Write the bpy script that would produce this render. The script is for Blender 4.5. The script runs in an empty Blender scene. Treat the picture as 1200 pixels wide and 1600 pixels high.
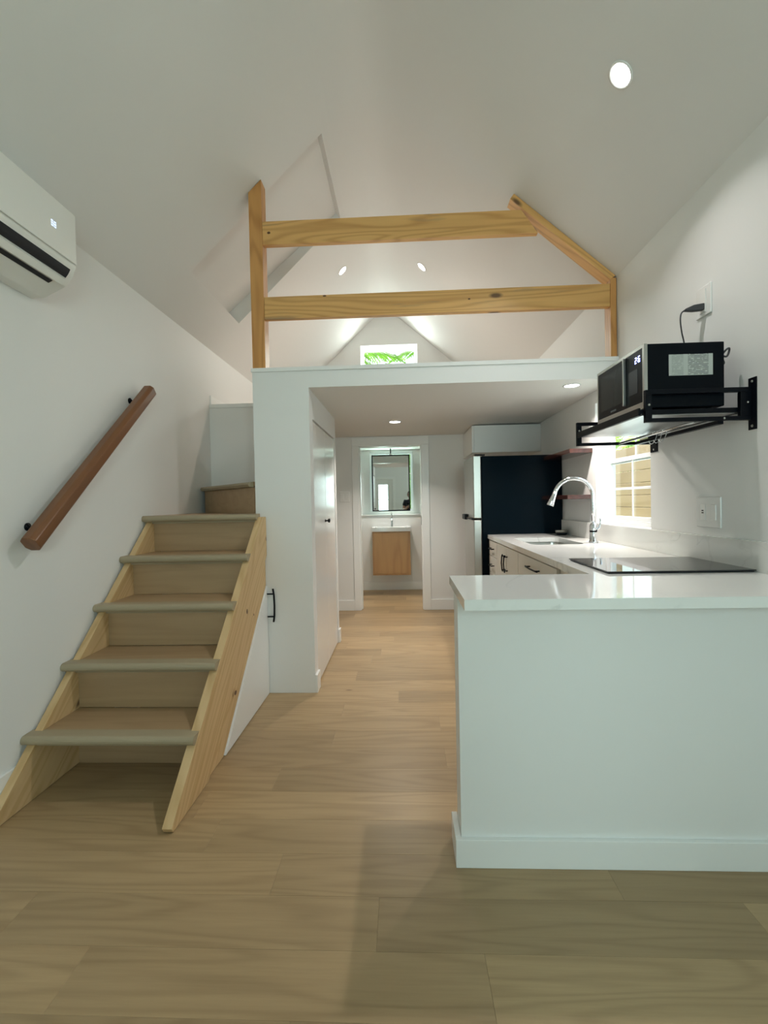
import bpy, bmesh, math, random
from mathutils import Vector, Matrix
from mathutils.geometry import tessellate_polygon
random.seed(7)
SC = bpy.context.scene
COL = SC.collection

# ------------------------------------------------------------------ camera
CAM_H = 1.256
def cam_axes(yaw, pitch, roll):
    y, p, r = [math.radians(a) for a in (yaw, pitch, roll)]
    fw = Vector((-math.sin(y)*math.cos(p), math.cos(y)*math.cos(p), -math.sin(p)))
    rt = Vector((math.cos(y), math.sin(y), 0)); up = rt.cross(fw)
    return (math.cos(r)*rt + math.sin(r)*up, -math.sin(r)*rt + math.cos(r)*up, fw)
rt, up, fw = cam_axes(2.42, 1.209, -1.167)
cd = bpy.data.cameras.new('camera')
cd.sensor_fit = 'HORIZONTAL'; cd.sensor_width = 36; cd.lens = 720.2/1200*36
cd.clip_start = 0.02; cd.clip_end = 200
cam = bpy.data.objects.new('camera', cd); COL.objects.link(cam)
m = Matrix((( rt.x, up.x, -fw.x, 0), (rt.y, up.y, -fw.y, 0), (rt.z, up.z, -fw.z, CAM_H), (0, 0, 0, 1)))
cam.matrix_world = m
SC.camera = cam

# ------------------------------------------------------------------ world, sun, exposure
SC.view_settings.view_transform = 'Standard'
SC.view_settings.look = 'None'
SC.view_settings.gamma = 1.0
SC.view_settings.use_curve_mapping = False
SC.view_settings.exposure = -0.05
try:
    SC.cycles.use_denoising = True
    SC.cycles.max_bounces = 12
    SC.cycles.diffuse_bounces = 6
    SC.cycles.glossy_bounces = 5
    SC.cycles.transparent_max_bounces = 16
    SC.cycles.sample_clamp_indirect = 6.0
    SC.cycles.caustics_reflective = False
    SC.cycles.caustics_refractive = False
except Exception:
    pass
W = bpy.data.worlds.new('sky'); SC.world = W; W.use_nodes = True
wt = W.node_tree; wt.nodes.clear()
sky = wt.nodes.new('ShaderNodeTexSky'); sky.sky_type = 'NISHITA'; sky.sun_disc = False
sky.sun_elevation = math.radians(62); sky.sun_rotation = math.radians(8)
sky.air_density = 1.0; sky.dust_density = 5.0
bg = wt.nodes.new('ShaderNodeBackground'); bg.inputs['Strength'].default_value = 0.42
wo = wt.nodes.new('ShaderNodeOutputWorld')
wt.links.new(sky.outputs[0], bg.inputs[0]); wt.links.new(bg.outputs[0], wo.inputs[0])

def sun_lamp(energy, direction, color):
    l = bpy.data.lights.new('sun', 'SUN'); l.energy = energy; l.angle = math.radians(0.6); l.color = color
    o = bpy.data.objects.new('sun', l); COL.objects.link(o)
    o.rotation_euler = Vector(direction).to_track_quat('-Z', 'Y').to_euler(); o.location = (0, 0, 12)
sun_lamp(6.0, (0.14, -0.42, -0.9), (1.0, 0.95, 0.86))

def area(name, loc, direction, sx, sy, power, color, spread=180, shape='RECTANGLE'):
    l = bpy.data.lights.new(name, 'AREA'); l.shape = shape; l.size = sx
    if shape in ('RECTANGLE', 'ELLIPSE'): l.size_y = sy
    l.energy = power; l.color = color; l.spread = math.radians(spread)
    o = bpy.data.objects.new(name, l); COL.objects.link(o)
    o.location = loc; o.rotation_euler = Vector(direction).to_track_quat('-Z', 'Y').to_euler()
    return o
DAY = (0.77, 1.0, 1.0)
YR = -1.9                                  # inner face of the rear wall
# daylight entering through the openings (each light stands in its opening, just outside the glass)
area('daylight_door', (-0.65, YR-0.10, 1.08), (0, 1, 0), 0.30, 1.5, 10, DAY)
area('added_rear_daylight', (0.72, YR-0.14, 1.65), (0, 1, 0.0), 1.0, 1.1, 58, DAY)  # added light in the unseen rear opening, brightens the front of the room
area('daylight_kitchen', (1.53, 2.99, 1.50), (-1, 0, 0), 0.62, 0.8, 3.2, (0.66, 0.92, 1.0))
area('daylight_bath', (-0.165, 6.86, 1.55), (0, -1, 0), 0.55, 0.88, 16, (0.72, 1.0, 0.90))
area('daylight_gable', (-0.165, 6.74, 3.34), (0, -1, 0.0), 0.74, 0.24, 12, (0.88, 1.0, 0.95))

# ------------------------------------------------------------------ mesh helpers
class MB:
    """collects shapes, build() links them as ONE mesh object"""
    def __init__(self): self.bm = bmesh.new()
    def box(self, x0, x1, y0, y1, z0, z1, bev=0, seg=2):
        r = bmesh.ops.create_cube(self.bm, size=1.0)
        vs = r['verts']
        bmesh.ops.scale(self.bm, vec=(abs(x1-x0), abs(y1-y0), abs(z1-z0)), verts=vs)
        bmesh.ops.translate(self.bm, vec=((x0+x1)/2, (y0+y1)/2, (z0+z1)/2), verts=vs)
        if bev:
            es = list({e for v in vs for e in v.link_edges})
            bmesh.ops.bevel(self.bm, geom=es, offset=bev, segments=seg, affect='EDGES', profile=0.5)
        return self
    def prism(self, pts, vec, bev=0, seg=2):
        """polygon pts (3-D, planar) extruded along vec"""
        vec = Vector(vec)
        a = [self.bm.verts.new(p) for p in pts]
        b = [self.bm.verts.new(Vector(p)+vec) for p in pts]
        n = len(pts); fs = [self.bm.faces.new(a), self.bm.faces.new(b[::-1])]
        for i in range(n):
            fs.append(self.bm.faces.new((a[i], b[i], b[(i+1) % n], a[(i+1) % n])))
        bmesh.ops.recalc_face_normals(self.bm, faces=fs)
        if bev:
            es = list({e for f in fs for e in f.edges})
            bmesh.ops.bevel(self.bm, geom=es, offset=bev, segments=seg, affect='EDGES', profile=0.5)
        return self
    def holed(self, outer, holes, vec):
        """planar outer loop with hole loops (3-D points), extruded along vec"""
        vec = Vector(vec)
        loops = [[Vector(p) for p in outer]] + [[Vector(p) for p in h] for h in holes]
        flat = [p for l in loops for p in l]
        tri = tessellate_polygon(loops)
        a = [self.bm.verts.new(p) for p in flat]; b = [self.bm.verts.new(p+vec) for p in flat]
        fs = []
        for t in tri:
            fs.append(self.bm.faces.new([a[i] for i in t])); fs.append(self.bm.faces.new([b[i] for i in t][::-1]))
        k = 0
        for l in loops:
            n = len(l)
            for i in range(n):
                i0, i1 = k+i, k+(i+1) % n
                fs.append(self.bm.faces.new((a[i0], a[i1], b[i1], b[i0])))
            k += n
        bmesh.ops.recalc_face_normals(self.bm, faces=fs)
        return self
    def tube(self, pts, rad, seg=12, cap=True):
        pts = [Vector(p) for p in pts]; n = len(pts)
        rads = rad if isinstance(rad, (list, tuple)) else [rad]*n
        rings = []; prev = None
        for i, p in enumerate(pts):
            t = (pts[min(i+1, n-1)]-pts[max(i-1, 0)]).normalized()
            if prev is None:
                u = t.orthogonal().normalized()
            else:
                u = (prev - t*prev.dot(t)).normalized()
            prev = u; v = t.cross(u)
            rings.append([self.bm.verts.new(p + (u*math.cos(2*math.pi*k/seg)+v*math.sin(2*math.pi*k/seg))*rads[i]) for k in range(seg)])
        for i in range(n-1):
            for k in range(seg):
                f = self.bm.faces.new((rings[i][k], rings[i][(k+1) % seg], rings[i+1][(k+1) % seg], rings[i+1][k])); f.smooth = True
        if cap:
            self.bm.faces.new(rings[0][::-1]); self.bm.faces.new(rings[-1])
        return self
    def lathe(self, prof, loc, axis='Z', seg=28, cap=True):
        """prof: list of (r, h) turned round axis through loc"""
        ax = {'X': 0, 'Y': 1, 'Z': 2}[axis] if isinstance(axis, str) else None
        if ax is not None:
            A = Vector([1 if i == ax else 0 for i in range(3)])
        else:
            A = Vector(axis).normalized()
        u = A.orthogonal().normalized(); v = A.cross(u); loc = Vector(loc)
        rings = []
        for r, h in prof:
            if r < 1e-6: rings.append([self.bm.verts.new(loc+A*h)])
            else: rings.append([self.bm.verts.new(loc+A*h+(u*math.cos(2*math.pi*k/seg)+v*math.sin(2*math.pi*k/seg))*r) for k in range(seg)])
        fs = []
        for i in range(len(rings)-1):
            a, b = rings[i], rings[i+1]
            for k in range(seg):
                k2 = (k+1) % seg
                if len(a) == 1 and len(b) == 1: continue
                if len(a) == 1: f = self.bm.faces.new((a[0], b[k2], b[k]))
                elif len(b) == 1: f = self.bm.faces.new((a[k], a[k2], b[0]))
                else: f = self.bm.faces.new((a[k], a[k2], b[k2], b[k]))
                f.smooth = True; fs.append(f)
        if cap and len(rings[0]) > 1: fs.append(self.bm.faces.new(rings[0][::-1]))
        if cap and len(rings[-1]) > 1: fs.append(self.bm.faces.new(rings[-1]))
        bmesh.ops.recalc_face_normals(self.bm, faces=fs)
        return self
    def quad(self, a, b, c, d):
        self.bm.faces.new([self.bm.verts.new(p) for p in (a, b, c, d)]); return self
    def build(self, name, mat, parent=None, smooth=False):
        me = bpy.data.meshes.new(name); self.bm.to_mesh(me); self.bm.free()
        if smooth:
            for p in me.polygons: p.use_smooth = True
        if mat is not None: me.materials.append(mat)
        o = bpy.data.objects.new(name, me); COL.objects.link(o)
        if parent is not None:
            o.parent = parent
            o.matrix_parent_inverse = parent.matrix_basis.inverted()
        return o
def box(name, mat, parent, *a, **k): return MB().box(*a, **k).build(name, mat, parent)
def tag(o, label=None, cat=None, group=None, kind=None):
    if label: o['label'] = label
    if cat: o['category'] = cat
    if group: o['group'] = group
    if kind: o['kind'] = kind
    return o
def thing(name, label, cat, loc=(0, 0, 0), group=None):
    o = bpy.data.objects.new(name, None); COL.objects.link(o); o.location = loc; o.empty_display_size = 0.1
    return tag(o, label, cat, group)
def frame_empty(name, loc=(0, 0, 0)):
    o = bpy.data.objects.new(name, None); COL.objects.link(o); o.location = loc; o['kind'] = 'structure'
    return o
def struct(o): o['kind'] = 'structure'; return o
def arc(cx, cz, r, a0, a1, n):
    return [(cx+r*math.cos(math.radians(a0+(a1-a0)*i/n)), cz+r*math.sin(math.radians(a0+(a1-a0)*i/n))) for i in range(n+1)]

# ------------------------------------------------------------------ materials
def newmat(name):
    mt = bpy.data.materials.new(name); mt.use_nodes = True
    nt = mt.node_tree; b = nt.nodes['Principled BSDF']
    return mt, nt, b
def plain(name, col, rough=0.5, metal=0.0, bump=0.0, bscale=200, var=0.0, coat=0.0, spec=None):
    mt, nt, b = newmat(name)
    b.inputs['Base Color'].default_value = (*col, 1); b.inputs['Roughness'].default_value = rough
    b.inputs['Metallic'].default_value = metal
    if coat: b.inputs['Coat Weight'].default_value = coat; b.inputs['Coat Roughness'].default_value = 0.05
    if spec is not None: b.inputs['Specular IOR Level'].default_value = spec
    tc = nt.nodes.new('ShaderNodeTexCoord')
    if var:
        n = nt.nodes.new('ShaderNodeTexNoise'); n.inputs['Scale'].default_value = 3; n.inputs['Detail'].default_value = 4
        r = nt.nodes.new('ShaderNodeMix'); r.data_type = 'RGBA'
        r.inputs[6].default_value = (*[c*(1-var) for c in col], 1); r.inputs[7].default_value = (*[min(1, c*(1+var)) for c in col], 1)
        nt.links.new(tc.outputs['Object'], n.inputs['Vector']); nt.links.new(n.outputs['Fac'], r.inputs[0])
        nt.links.new(r.outputs[2], b.inputs['Base Color'])
    if bump:
        n = nt.nodes.new('ShaderNodeTexNoise'); n.inputs['Scale'].default_value = bscale; n.inputs['Detail'].default_value = 2
        bp = nt.nodes.new('ShaderNodeBump'); bp.inputs['Strength'].default_value = bump; bp.inputs['Distance'].default_value = 0.002
        nt.links.new(tc.outputs['Object'], n.inputs['Vector']); nt.links.new(n.outputs['Fac'], bp.inputs['Height'])
        nt.links.new(bp.outputs[0], b.inputs['Normal'])
    return mt
def wood(name, light, dark, along='X', scale=1.0, contrast=0.5, rings=9, rough=0.45, rnd=True, tone=0.12, stain=None, fine=0.35, across=6.0, knots=0.0, knotcol=(0.10, 0.045, 0.02)):
    """plank grain: contour lines of a stretched noise (cathedral figure) + fine fibres"""
    mt, nt, b = newmat(name); L = nt.links
    tc = nt.nodes.new('ShaderNodeTexCoord'); src = tc.outputs['Object']
    oi = nt.nodes.new('ShaderNodeObjectInfo')
    if rnd:
        mul = nt.nodes.new('ShaderNodeVectorMath'); mul.operation = 'SCALE'; mul.inputs[0].default_value = (37.0, 23.0, 51.0)
        L.new(oi.outputs['Random'], mul.inputs['Scale'])
        add = nt.nodes.new('ShaderNodeVectorMath'); add.operation = 'ADD'
        L.new(src, add.inputs[0]); L.new(mul.outputs[0], add.inputs[1]); src = add.outputs[0]
    ia = 'XYZ'.index(along)
    def mapped(sa, sc):
        mp = nt.nodes.new('ShaderNodeMapping'); s = [sc*scale]*3; s[ia] = sa*scale
        mp.inputs['Scale'].default_value = s; L.new(src, mp.inputs['Vector']); return mp.outputs[0]
    n1 = nt.nodes.new('ShaderNodeTexNoise'); n1.inputs['Scale'].default_value = 1.0; n1.inputs['Detail'].default_value = 1.5
    n1.inputs['Roughness'].default_value = 0.4; n1.inputs['Distortion'].default_value = 0.3
    L.new(mapped(0.55*across/6, across), n1.inputs['Vector'])
    m1 = nt.nodes.new('ShaderNodeMath'); m1.operation = 'MULTIPLY'; m1.inputs[1].default_value = rings*6.28; L.new(n1.outputs['Fac'], m1.inputs[0])
    s1 = nt.nodes.new('ShaderNodeMath'); s1.operation = 'SINE'; L.new(m1.outputs[0], s1.inputs[0])
    mr = nt.nodes.new('ShaderNodeMapRange'); mr.inputs[1].default_value = -1; mr.inputs[2].default_value = 1; L.new(s1.outputs[0], mr.inputs[0])
    pw = nt.nodes.new('ShaderNodeMath'); pw.operation = 'POWER'; pw.inputs[1].default_value = 2.2; L.new(mr.outputs[0], pw.inputs[0])
    n2 = nt.nodes.new('ShaderNodeTexNoise'); n2.inputs['Scale'].default_value = 1.0; n2.inputs['Detail'].default_value = 6; n2.inputs['Roughness'].default_value = 0.7
    L.new(mapped(5.0, 120.0), n2.inputs['Vector'])
    n3 = nt.nodes.new('ShaderNodeTexNoise'); n3.inputs['Scale'].default_value = 1.0; n3.inputs['Detail'].default_value = 3
    L.new(mapped(1.2, 14.0), n3.inputs['Vector'])
    a = nt.nodes.new('ShaderNodeMath'); a.operation = 'MULTIPLY'; a.inputs[1].default_value = contrast; L.new(pw.outputs[0], a.inputs[0])
    f = nt.nodes.new('ShaderNodeMath'); f.operation = 'MULTIPLY_ADD'; f.inputs[1].default_value = fine; L.new(n2.outputs['Fac'], f.inputs[0]); L.new(a.outputs[0], f.inputs[2])
    g = nt.nodes.new('ShaderNodeMath'); g.operation = 'MULTIPLY_ADD'; g.inputs[1].default_value = 0.45; L.new(n3.outputs['Fac'], g.inputs[0]); L.new(f.outputs[0], g.inputs[2]); g.use_clamp = True
    mx = nt.nodes.new('ShaderNodeMix'); mx.data_type = 'RGBA'; mx.inputs[6].default_value = (*light, 1); mx.inputs[7].default_value = (*dark, 1)
    L.new(g.outputs[0], mx.inputs[0]); colr = mx.outputs[2]
    if stain:
        n4 = nt.nodes.new('ShaderNodeTexNoise'); n4.inputs['Scale'].default_value = 1.0; n4.inputs['Detail'].default_value = 4
        L.new(mapped(1.7, 16.0), n4.inputs['Vector'])
        cr = nt.nodes.new('ShaderNodeMapRange'); cr.inputs[1].default_value = 0.60; cr.inputs[2].default_value = 0.72; cr.inputs[4].default_value = 0.55; L.new(n4.outputs['Fac'], cr.inputs[0])
        mx2 = nt.nodes.new('ShaderNodeMix'); mx2.data_type = 'RGBA'; mx2.inputs[7].default_value = (*stain, 1)
        L.new(cr.outputs[0], mx2.inputs[0]); L.new(colr, mx2.inputs[6]); colr = mx2.outputs[2]
    if knots:
        vo = nt.nodes.new('ShaderNodeTexVoronoi'); vo.inputs['Scale'].default_value = 1.0
        L.new(mapped(1.6, 4.0), vo.inputs['Vector'])
        cr = nt.nodes.new('ShaderNodeMapRange'); cr.inputs[1].default_value = knots; cr.inputs[2].default_value = knots*0.45; cr.inputs[3].default_value = 0; cr.inputs[4].default_value = 0.9
        L.new(vo.outputs['Distance'], cr.inputs[0])
        mx2 = nt.nodes.new('ShaderNodeMix'); mx2.data_type = 'RGBA'; mx2.inputs[7].default_value = (*knotcol, 1)
        L.new(cr.outputs[0], mx2.inputs[0]); L.new(colr, mx2.inputs[6]); colr = mx2.outputs[2]
    if rnd and tone:
        mr2 = nt.nodes.new('ShaderNodeMapRange'); mr2.inputs[3].default_value = 1-tone; mr2.inputs[4].default_value = 1+tone; L.new(oi.outputs['Random'], mr2.inputs[0])
        vm = nt.nodes.new('ShaderNodeVectorMath'); vm.operation = 'SCALE'; L.new(colr, vm.inputs[0]); L.new(mr2.outputs[0], vm.inputs['Scale']); colr = vm.outputs[0]
    L.new(colr, b.inputs['Base Color']); b.inputs['Roughness'].default_value = rough
    bp = nt.nodes.new('ShaderNodeBump'); bp.inputs['Strength'].default_value = 0.15; bp.inputs['Distance'].default_value = 0.001
    L.new(n2.outputs['Fac'], bp.inputs['Height']); L.new(bp.outputs[0], b.inputs['Normal'])
    return mt
def emit(name, col, s):
    mt, nt, b = newmat(name); b.inputs['Base Color'].default_value = (*col, 1)
    b.inputs['Emission Color'].default_value = (*col, 1); b.inputs['Emission Strength'].default_value = s; return mt
def glass_mat(name, tint=(1, 1, 1), refl=0.10):
    mt = bpy.data.materials.new(name); mt.use_nodes = True; nt = mt.node_tree; nt.nodes.clear()
    o = nt.nodes.new('ShaderNodeOutputMaterial'); mx = nt.nodes.new('ShaderNodeMixShader'); t = nt.nodes.new('ShaderNodeBsdfTransparent'); g = nt.nodes.new('ShaderNodeBsdfGlossy')
    lw = nt.nodes.new('ShaderNodeLayerWeight'); pw = nt.nodes.new('ShaderNodeMath'); pw.operation = 'POWER'; pw.inputs[1].default_value = 5.0
    fr = nt.nodes.new('ShaderNodeMath'); fr.operation = 'MULTIPLY_ADD'; fr.inputs[1].default_value = 0.6; fr.inputs[2].default_value = 0.04
    nt.links.new(lw.outputs['Facing'], pw.inputs[0]); nt.links.new(pw.outputs[0], fr.inputs[0])
    t.inputs[0].default_value = (*tint, 1); g.inputs['Roughness'].default_value = 0.02
    nt.links.new(fr.outputs[0], mx.inputs[0]); nt.links.new(t.outputs[0], mx.inputs[1]); nt.links.new(g.outputs[0], mx.inputs[2]); nt.links.new(mx.outputs[0], o.inputs[0])
    return mt

M = {}
M['wall'] = plain('white_wall_paint', (0.80, 0.80, 0.785), 0.55, bump=0.05, bscale=350)
M['ceil'] = plain('white_ceiling_paint', (0.76, 0.75, 0.73), 0.7, bump=0.05, bscale=300)
M['trim'] = plain('white_trim_paint', (0.84, 0.845, 0.83), 0.28)
M['gloss'] = plain('white_gloss_door', (0.82, 0.82, 0.80), 0.16)
M['cab'] = plain('cream_cabinet_paint', (0.66, 0.63, 0.57), 0.35)
M['pine'] = wood('pine_along_x', (0.88, 0.53, 0.20), (0.54, 0.26, 0.075), 'X', 1.2, 0.42, 11, 0.4, tone=0.03, stain=(0.27, 0.22, 0.15), fine=0.25, knots=0.10)
M['pine_z'] = wood('pine_along_z', (0.72, 0.37, 0.125), (0.44, 0.19, 0.05), 'Z', 1.2, 0.45, 13, 0.4, tone=0.03, fine=0.25, knots=0.07)
M['pine_stringer'] = wood('pine_stringer', (0.74, 0.54, 0.30), (0.50, 0.31, 0.13), 'X', 1.3, 0.35, 12, 0.55, tone=0.02, fine=0.3, knots=0.085)
M['oak'] = wood('oak_plank', (0.49, 0.35, 0.19), (0.27, 0.178, 0.088), 'X', 1.0, 0.24, 9, 0.38, tone=0.15, fine=0.50, across=8.0, knots=0.05, knotcol=(0.16, 0.09, 0.045))
M['oak_step'] = wood('oak_step', (0.47, 0.325, 0.185), (0.29, 0.185, 0.095), 'X', 1.0, 0.16, 8, 0.42, tone=0.08, fine=0.35)
M['nosing'] = wood('grey_oak_nosing', (0.40, 0.335, 0.225), (0.30, 0.245, 0.155), 'X', 1.0, 0.2, 5, 0.5, tone=0.04, fine=0.3)
M['walnut'] = wood('dark_stained_rail', (0.25, 0.105, 0.040), (0.12, 0.047, 0.017), 'X', 1.0, 0.3, 5, 0.32, tone=0.0, fine=0.5)
M['redwood'] = wood('red_brown_shelf', (0.085, 0.030, 0.022), (0.03, 0.010, 0.008), 'Y', 1.2, 0.4, 5, 0.14, tone=0.02, fine=0.4)
M['vanity'] = wood('honey_oak_vanity', (0.60, 0.36, 0.16), (0.40, 0.21, 0.085), 'Z', 0.9, 0.35, 4, 0.4, tone=0.02, fine=0.4)
M['black'] = plain('black_powder_metal', (0.002, 0.003, 0.006), 0.4, spec=0.15)
M['blackgloss'] = plain('black_gloss', (0.001, 0.002, 0.005), 0.25, spec=0.12)
M['fridgeside'] = plain('fridge_side', (0.001, 0.005, 0.009), 0.2, spec=0.06)
M['mwside'] = plain('microwave_shell', (0.001, 0.003, 0.006), 0.35, spec=0.12)
M['steel'] = plain('brushed_steel', (0.50, 0.49, 0.46), 0.30, 1.0)
M['chrome'] = plain('chrome', (0.85, 0.87, 0.90), 0.06, 1.0)
M['cooktop'] = plain('cooktop_glass', (0.012, 0.014, 0.016), 0.03)
M['plastic'] = plain('white_plastic', (0.82, 0.82, 0.80), 0.25)
M['acbody'] = plain('ac_white', (0.82, 0.815, 0.78), 0.3)
M['dark'] = plain('dark_void', (0.006, 0.008, 0.012), 0.6)
M['mirror'] = plain('mirror_silver', (0.86, 0.88, 0.87), 0.01, 1.0)
M['porcelain'] = plain('white_porcelain', (0.86, 0.87, 0.87), 0.08)
M['vinyl'] = plain('white_vinyl', (0.86, 0.87, 0.87), 0.25)
M['lens'] = emit('lamp_lens', (1.0, 0.97, 0.95), 14)
M['lens_warm'] = emit('lamp_lens_warm', (1.0, 0.90, 0.86), 14)
M['digits'] = emit('display_digits', (0.55, 0.62, 1.0), 3.0)
M['acdigits'] = emit('ac_display', (0.72, 0.84, 1.0), 1.0)
M['glass'] = glass_mat('window_glass', (0.98, 1.0, 0.99))
M['cord'] = plain('black_cord', (0.03, 0.03, 0.035), 0.5)
M['rod'] = plain('steel_rod', (0.62, 0.62, 0.63), 0.2, 1.0)
# quartz worktop: faint grey veins
def quartz():
    mt, nt, b = newmat('white_quartz'); L = nt.links
    tc = nt.nodes.new('ShaderNodeTexCoord')
    n = nt.nodes.new('ShaderNodeTexNoise'); n.inputs['Scale'].default_value = 1.6; n.inputs['Detail'].default_value = 6; n.inputs['Distortion'].default_value = 1.2
    a = nt.nodes.new('ShaderNodeMath'); a.operation = 'SUBTRACT'; a.inputs[1].default_value = 0.5
    ab = nt.nodes.new('ShaderNodeMath'); ab.operation = 'ABSOLUTE'
    mr = nt.nodes.new('ShaderNodeMapRange'); mr.inputs[1].default_value = 0.0; mr.inputs[2].default_value = 0.012; mr.inputs[3].default_value = 0.45; mr.inputs[4].default_value = 0.0
    n2 = nt.nodes.new('ShaderNodeTexNoise'); n2.inputs['Scale'].default_value = 2.3
    g = nt.nodes.new('ShaderNodeMapRange'); g.inputs[1].default_value = 0.5; g.inputs[2].default_value = 0.65
    mu = nt.nodes.new('ShaderNodeMath'); mu.operation = 'MULTIPLY'
    mx = nt.nodes.new('ShaderNodeMix'); mx.data_type = 'RGBA'; mx.inputs[6].default_value = (0.80, 0.80, 0.775, 1); mx.inputs[7].default_value = (0.45, 0.46, 0.44, 1)
    L.new(tc.outputs['Object'], n.inputs['Vector']); L.new(n.outputs['Fac'], a.inputs[0]); L.new(a.outputs[0], ab.inputs[0]); L.new(ab.outputs[0], mr.inputs[0])
    L.new(tc.outputs['Object'], n2.inputs['Vector']); L.new(n2.outputs['Fac'], g.inputs[0]); L.new(g.outputs[0], mu.inputs[0]); L.new(mr.outputs[0], mu.inputs[1])
    L.new(mu.outputs[0], mx.inputs[0]); L.new(mx.outputs[2], b.inputs['Base Color']); b.inputs['Roughness'].default_value = 0.07
    return mt
M['quartz'] = quartz()

# ------------------------------------------------------------------ main dimensions
XL, XR = -1.676, 1.384
YF, YB, YG = 3.014, 5.343, 6.587        # loft front, hall back wall, gable wall
ZK, ZS = 2.018, 2.153                   # kitchen ceiling, loft ledge top
XRID, ZRID = -0.209, 4.034              # ridge
ZL, ZR = 2.631, 2.664                   # where the slopes meet the side walls
SL = (ZRID-ZL)/(XRID-XL); SR = (ZRID-ZR)/(XR-XRID)
WT = 0.13

# ================================================================== SETTING
# floor: a slab and planks laid across the room
floor = struct(box('floor', plain('floor_joint', (0.30, 0.21, 0.12), 0.8), None, XL-WT, XR+WT, YR-WT, 6.95, -0.14, -0.0045))
PW, PL = 0.178, 1.12
y0 = 1.438 - 19*PW
plank_mesh = {}
def plank(x0, x1, y0, y1):
    key = (round(x1-x0, 3), round(y1-y0, 3))
    if key not in plank_mesh:
        w, d = (x1-x0)/2-0.0002, (y1-y0)/2-0.0002
        mb = MB(); h = 0.004; bv = 0.0007
        bot = [(-w, -d, 0), (w, -d, 0), (w, d, 0), (-w, d, 0)]
        mid = [(a, b, h-bv*0.6) for a, b, _ in bot]
        top = [(a-math.copysign(bv, a), b-math.copysign(bv, b), h) for a, b, _ in bot]
        vs = [[mb.bm.verts.new(p) for p in r] for r in (bot, mid, top)]
        for i in range(2):
            for k in range(4):
                mb.bm.faces.new((vs[i][k], vs[i][(k+1) % 4], vs[i+1][(k+1) % 4], vs[i+1][k]))
        mb.bm.faces.new(vs[2]); mb.bm.faces.new(vs[0][::-1])
        o = mb.build('plank', M['oak'], floor); plank_mesh[key] = o.data
    else:
        o = bpy.data.objects.new('plank', plank_mesh[key]); COL.objects.link(o); o.parent = floor
    o.location = ((x0+x1)/2, (y0+y1)/2, -0.004)
rr = random.Random(3)
row_off = {18: -0.10, 19: -0.455, 20: -0.75, 17: 0.20, 16: -0.3}   # x of one end joint, nearest rows as seen
k = 0; y = y0
while y < 6.80:
    y1 = y+PW
    off = row_off.get(k, rr.uniform(-1.0, 1.0))
    xs = [XL] + sorted([off+PL*i for i in range(-4, 5) if XL+0.08 < off+PL*i < XR-0.08]) + [XR]
    if y1 > YR:
        for a, b in zip(xs[:-1], xs[1:]):
            plank(a, b, max(y, YR), min(y1, 6.80))
    y = y1; k += 1

def wall_x(name, x, t, outer, holes):      # wall in a plane of constant x; outer/holes as (y, z)
    return struct(MB().holed([(x, a, b) for a, b in outer], [[(x, a, b) for a, b in h] for h in holes], (t, 0, 0)).build(name, M['wall']))
def wall_y(name, y, t, outer, holes, mat=None):
    return struct(MB().holed([(a, y, b) for a, b in outer], [[(a, y, b) for a, b in h] for h in holes], (0, t, 0)).build(name, mat or M['wall']))
def rect(a0, a1, b0, b1): return [(a0, b0), (a1, b0), (a1, b1), (a0, b1)]
ztop = 0.0
wall_x('wall_left', XL, -WT, rect(YR-WT, 6.95, -0.14, ZL), [])
wall_x('wall_right', XR, WT, rect(YR-WT, 6.95, -0.14, ZR), [rect(2.64, 3.373, 1.077, 1.93)])
gable = [(XL, -0.14), (XR, -0.14), (XR, ZR), (XRID, ZRID), (XL, ZL)]
wall_y('wall_rear', YR, -WT, [(XL, -0.14), (-0.96, -0.14), (-0.96, 2.0), (-0.33, 2.0), (-0.33, -0.14), (XR, -0.14), (XR, ZR), (XRID, ZRID), (XL, ZL)], [rect(0.22, 1.22, 1.1, 2.2)])
# gable wall: lower part with a ledge, upper part set back in the bathroom, window up in the gable
wall_y('wall_back', YG+0.14, 0.12, gable, [rect(-0.475, 0.145, 1.12, 1.985), rect(-0.555, 0.225, 3.21, 3.475)])
wall_y('wall_back', YG, 0.139, rect(XL+0.001, XR-0.001, 0.0, 1.066), [])
wall_y('wall_back', YG, 0.139, [(XL+.001, ZS-0.05), (XR-.001, ZS-0.05), (XR-.001, ZR), (XRID, ZRID-0.002), (XL+.001, ZL)], [rect(-0.565, 0.235, 3.20, 3.485)])
box('trim_1', M['trim'], None, XL+0.001, XR-0.001, YG-0.012, YG+0.139, 1.0665, 1.080)['kind'] = 'structure'
# sloping ceilings
def slope(name, x0, z0, s, sign, holes, th=0.10):
    """slab lying on the slope that starts at wall x0,z0 and rises to the ridge; holes as (xa, xb, ya, yb)"""
    def P(x, y): return (x, y, z0+abs(x-x0)*s)
    ln = math.hypot(1, s); nrm = Vector((-sign*s/ln, 0, 1/ln))*th
    xo = x0-sign*0.14
    outer = [P2(xo, YR-WT, x0, z0, s, sign), P2(xo, 6.95, x0, z0, s, sign), P(XRID, 6.95), P(XRID, YR-WT)]
    hs = [[P(a, c), P(b, c), P(b, d), P(a, d)] for a, b, c, d in holes]
    return struct(MB().holed(outer, hs, nrm).build(name, M['ceil']))
def P2(x, y, x0, z0, s, sign): return (x, y, z0+(x-x0)*sign*s)
RX0, RX1, RY0, RY1 = -1.427, -0.503, 3.145, 4.07
ceil_l = slope('ceiling', XL, ZL, SL, 1, [(RX0, RX1, RY0, RY1)], 0.17)
ceil_r = slope('ceiling', XR, ZR, SR, -1, [])
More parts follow.
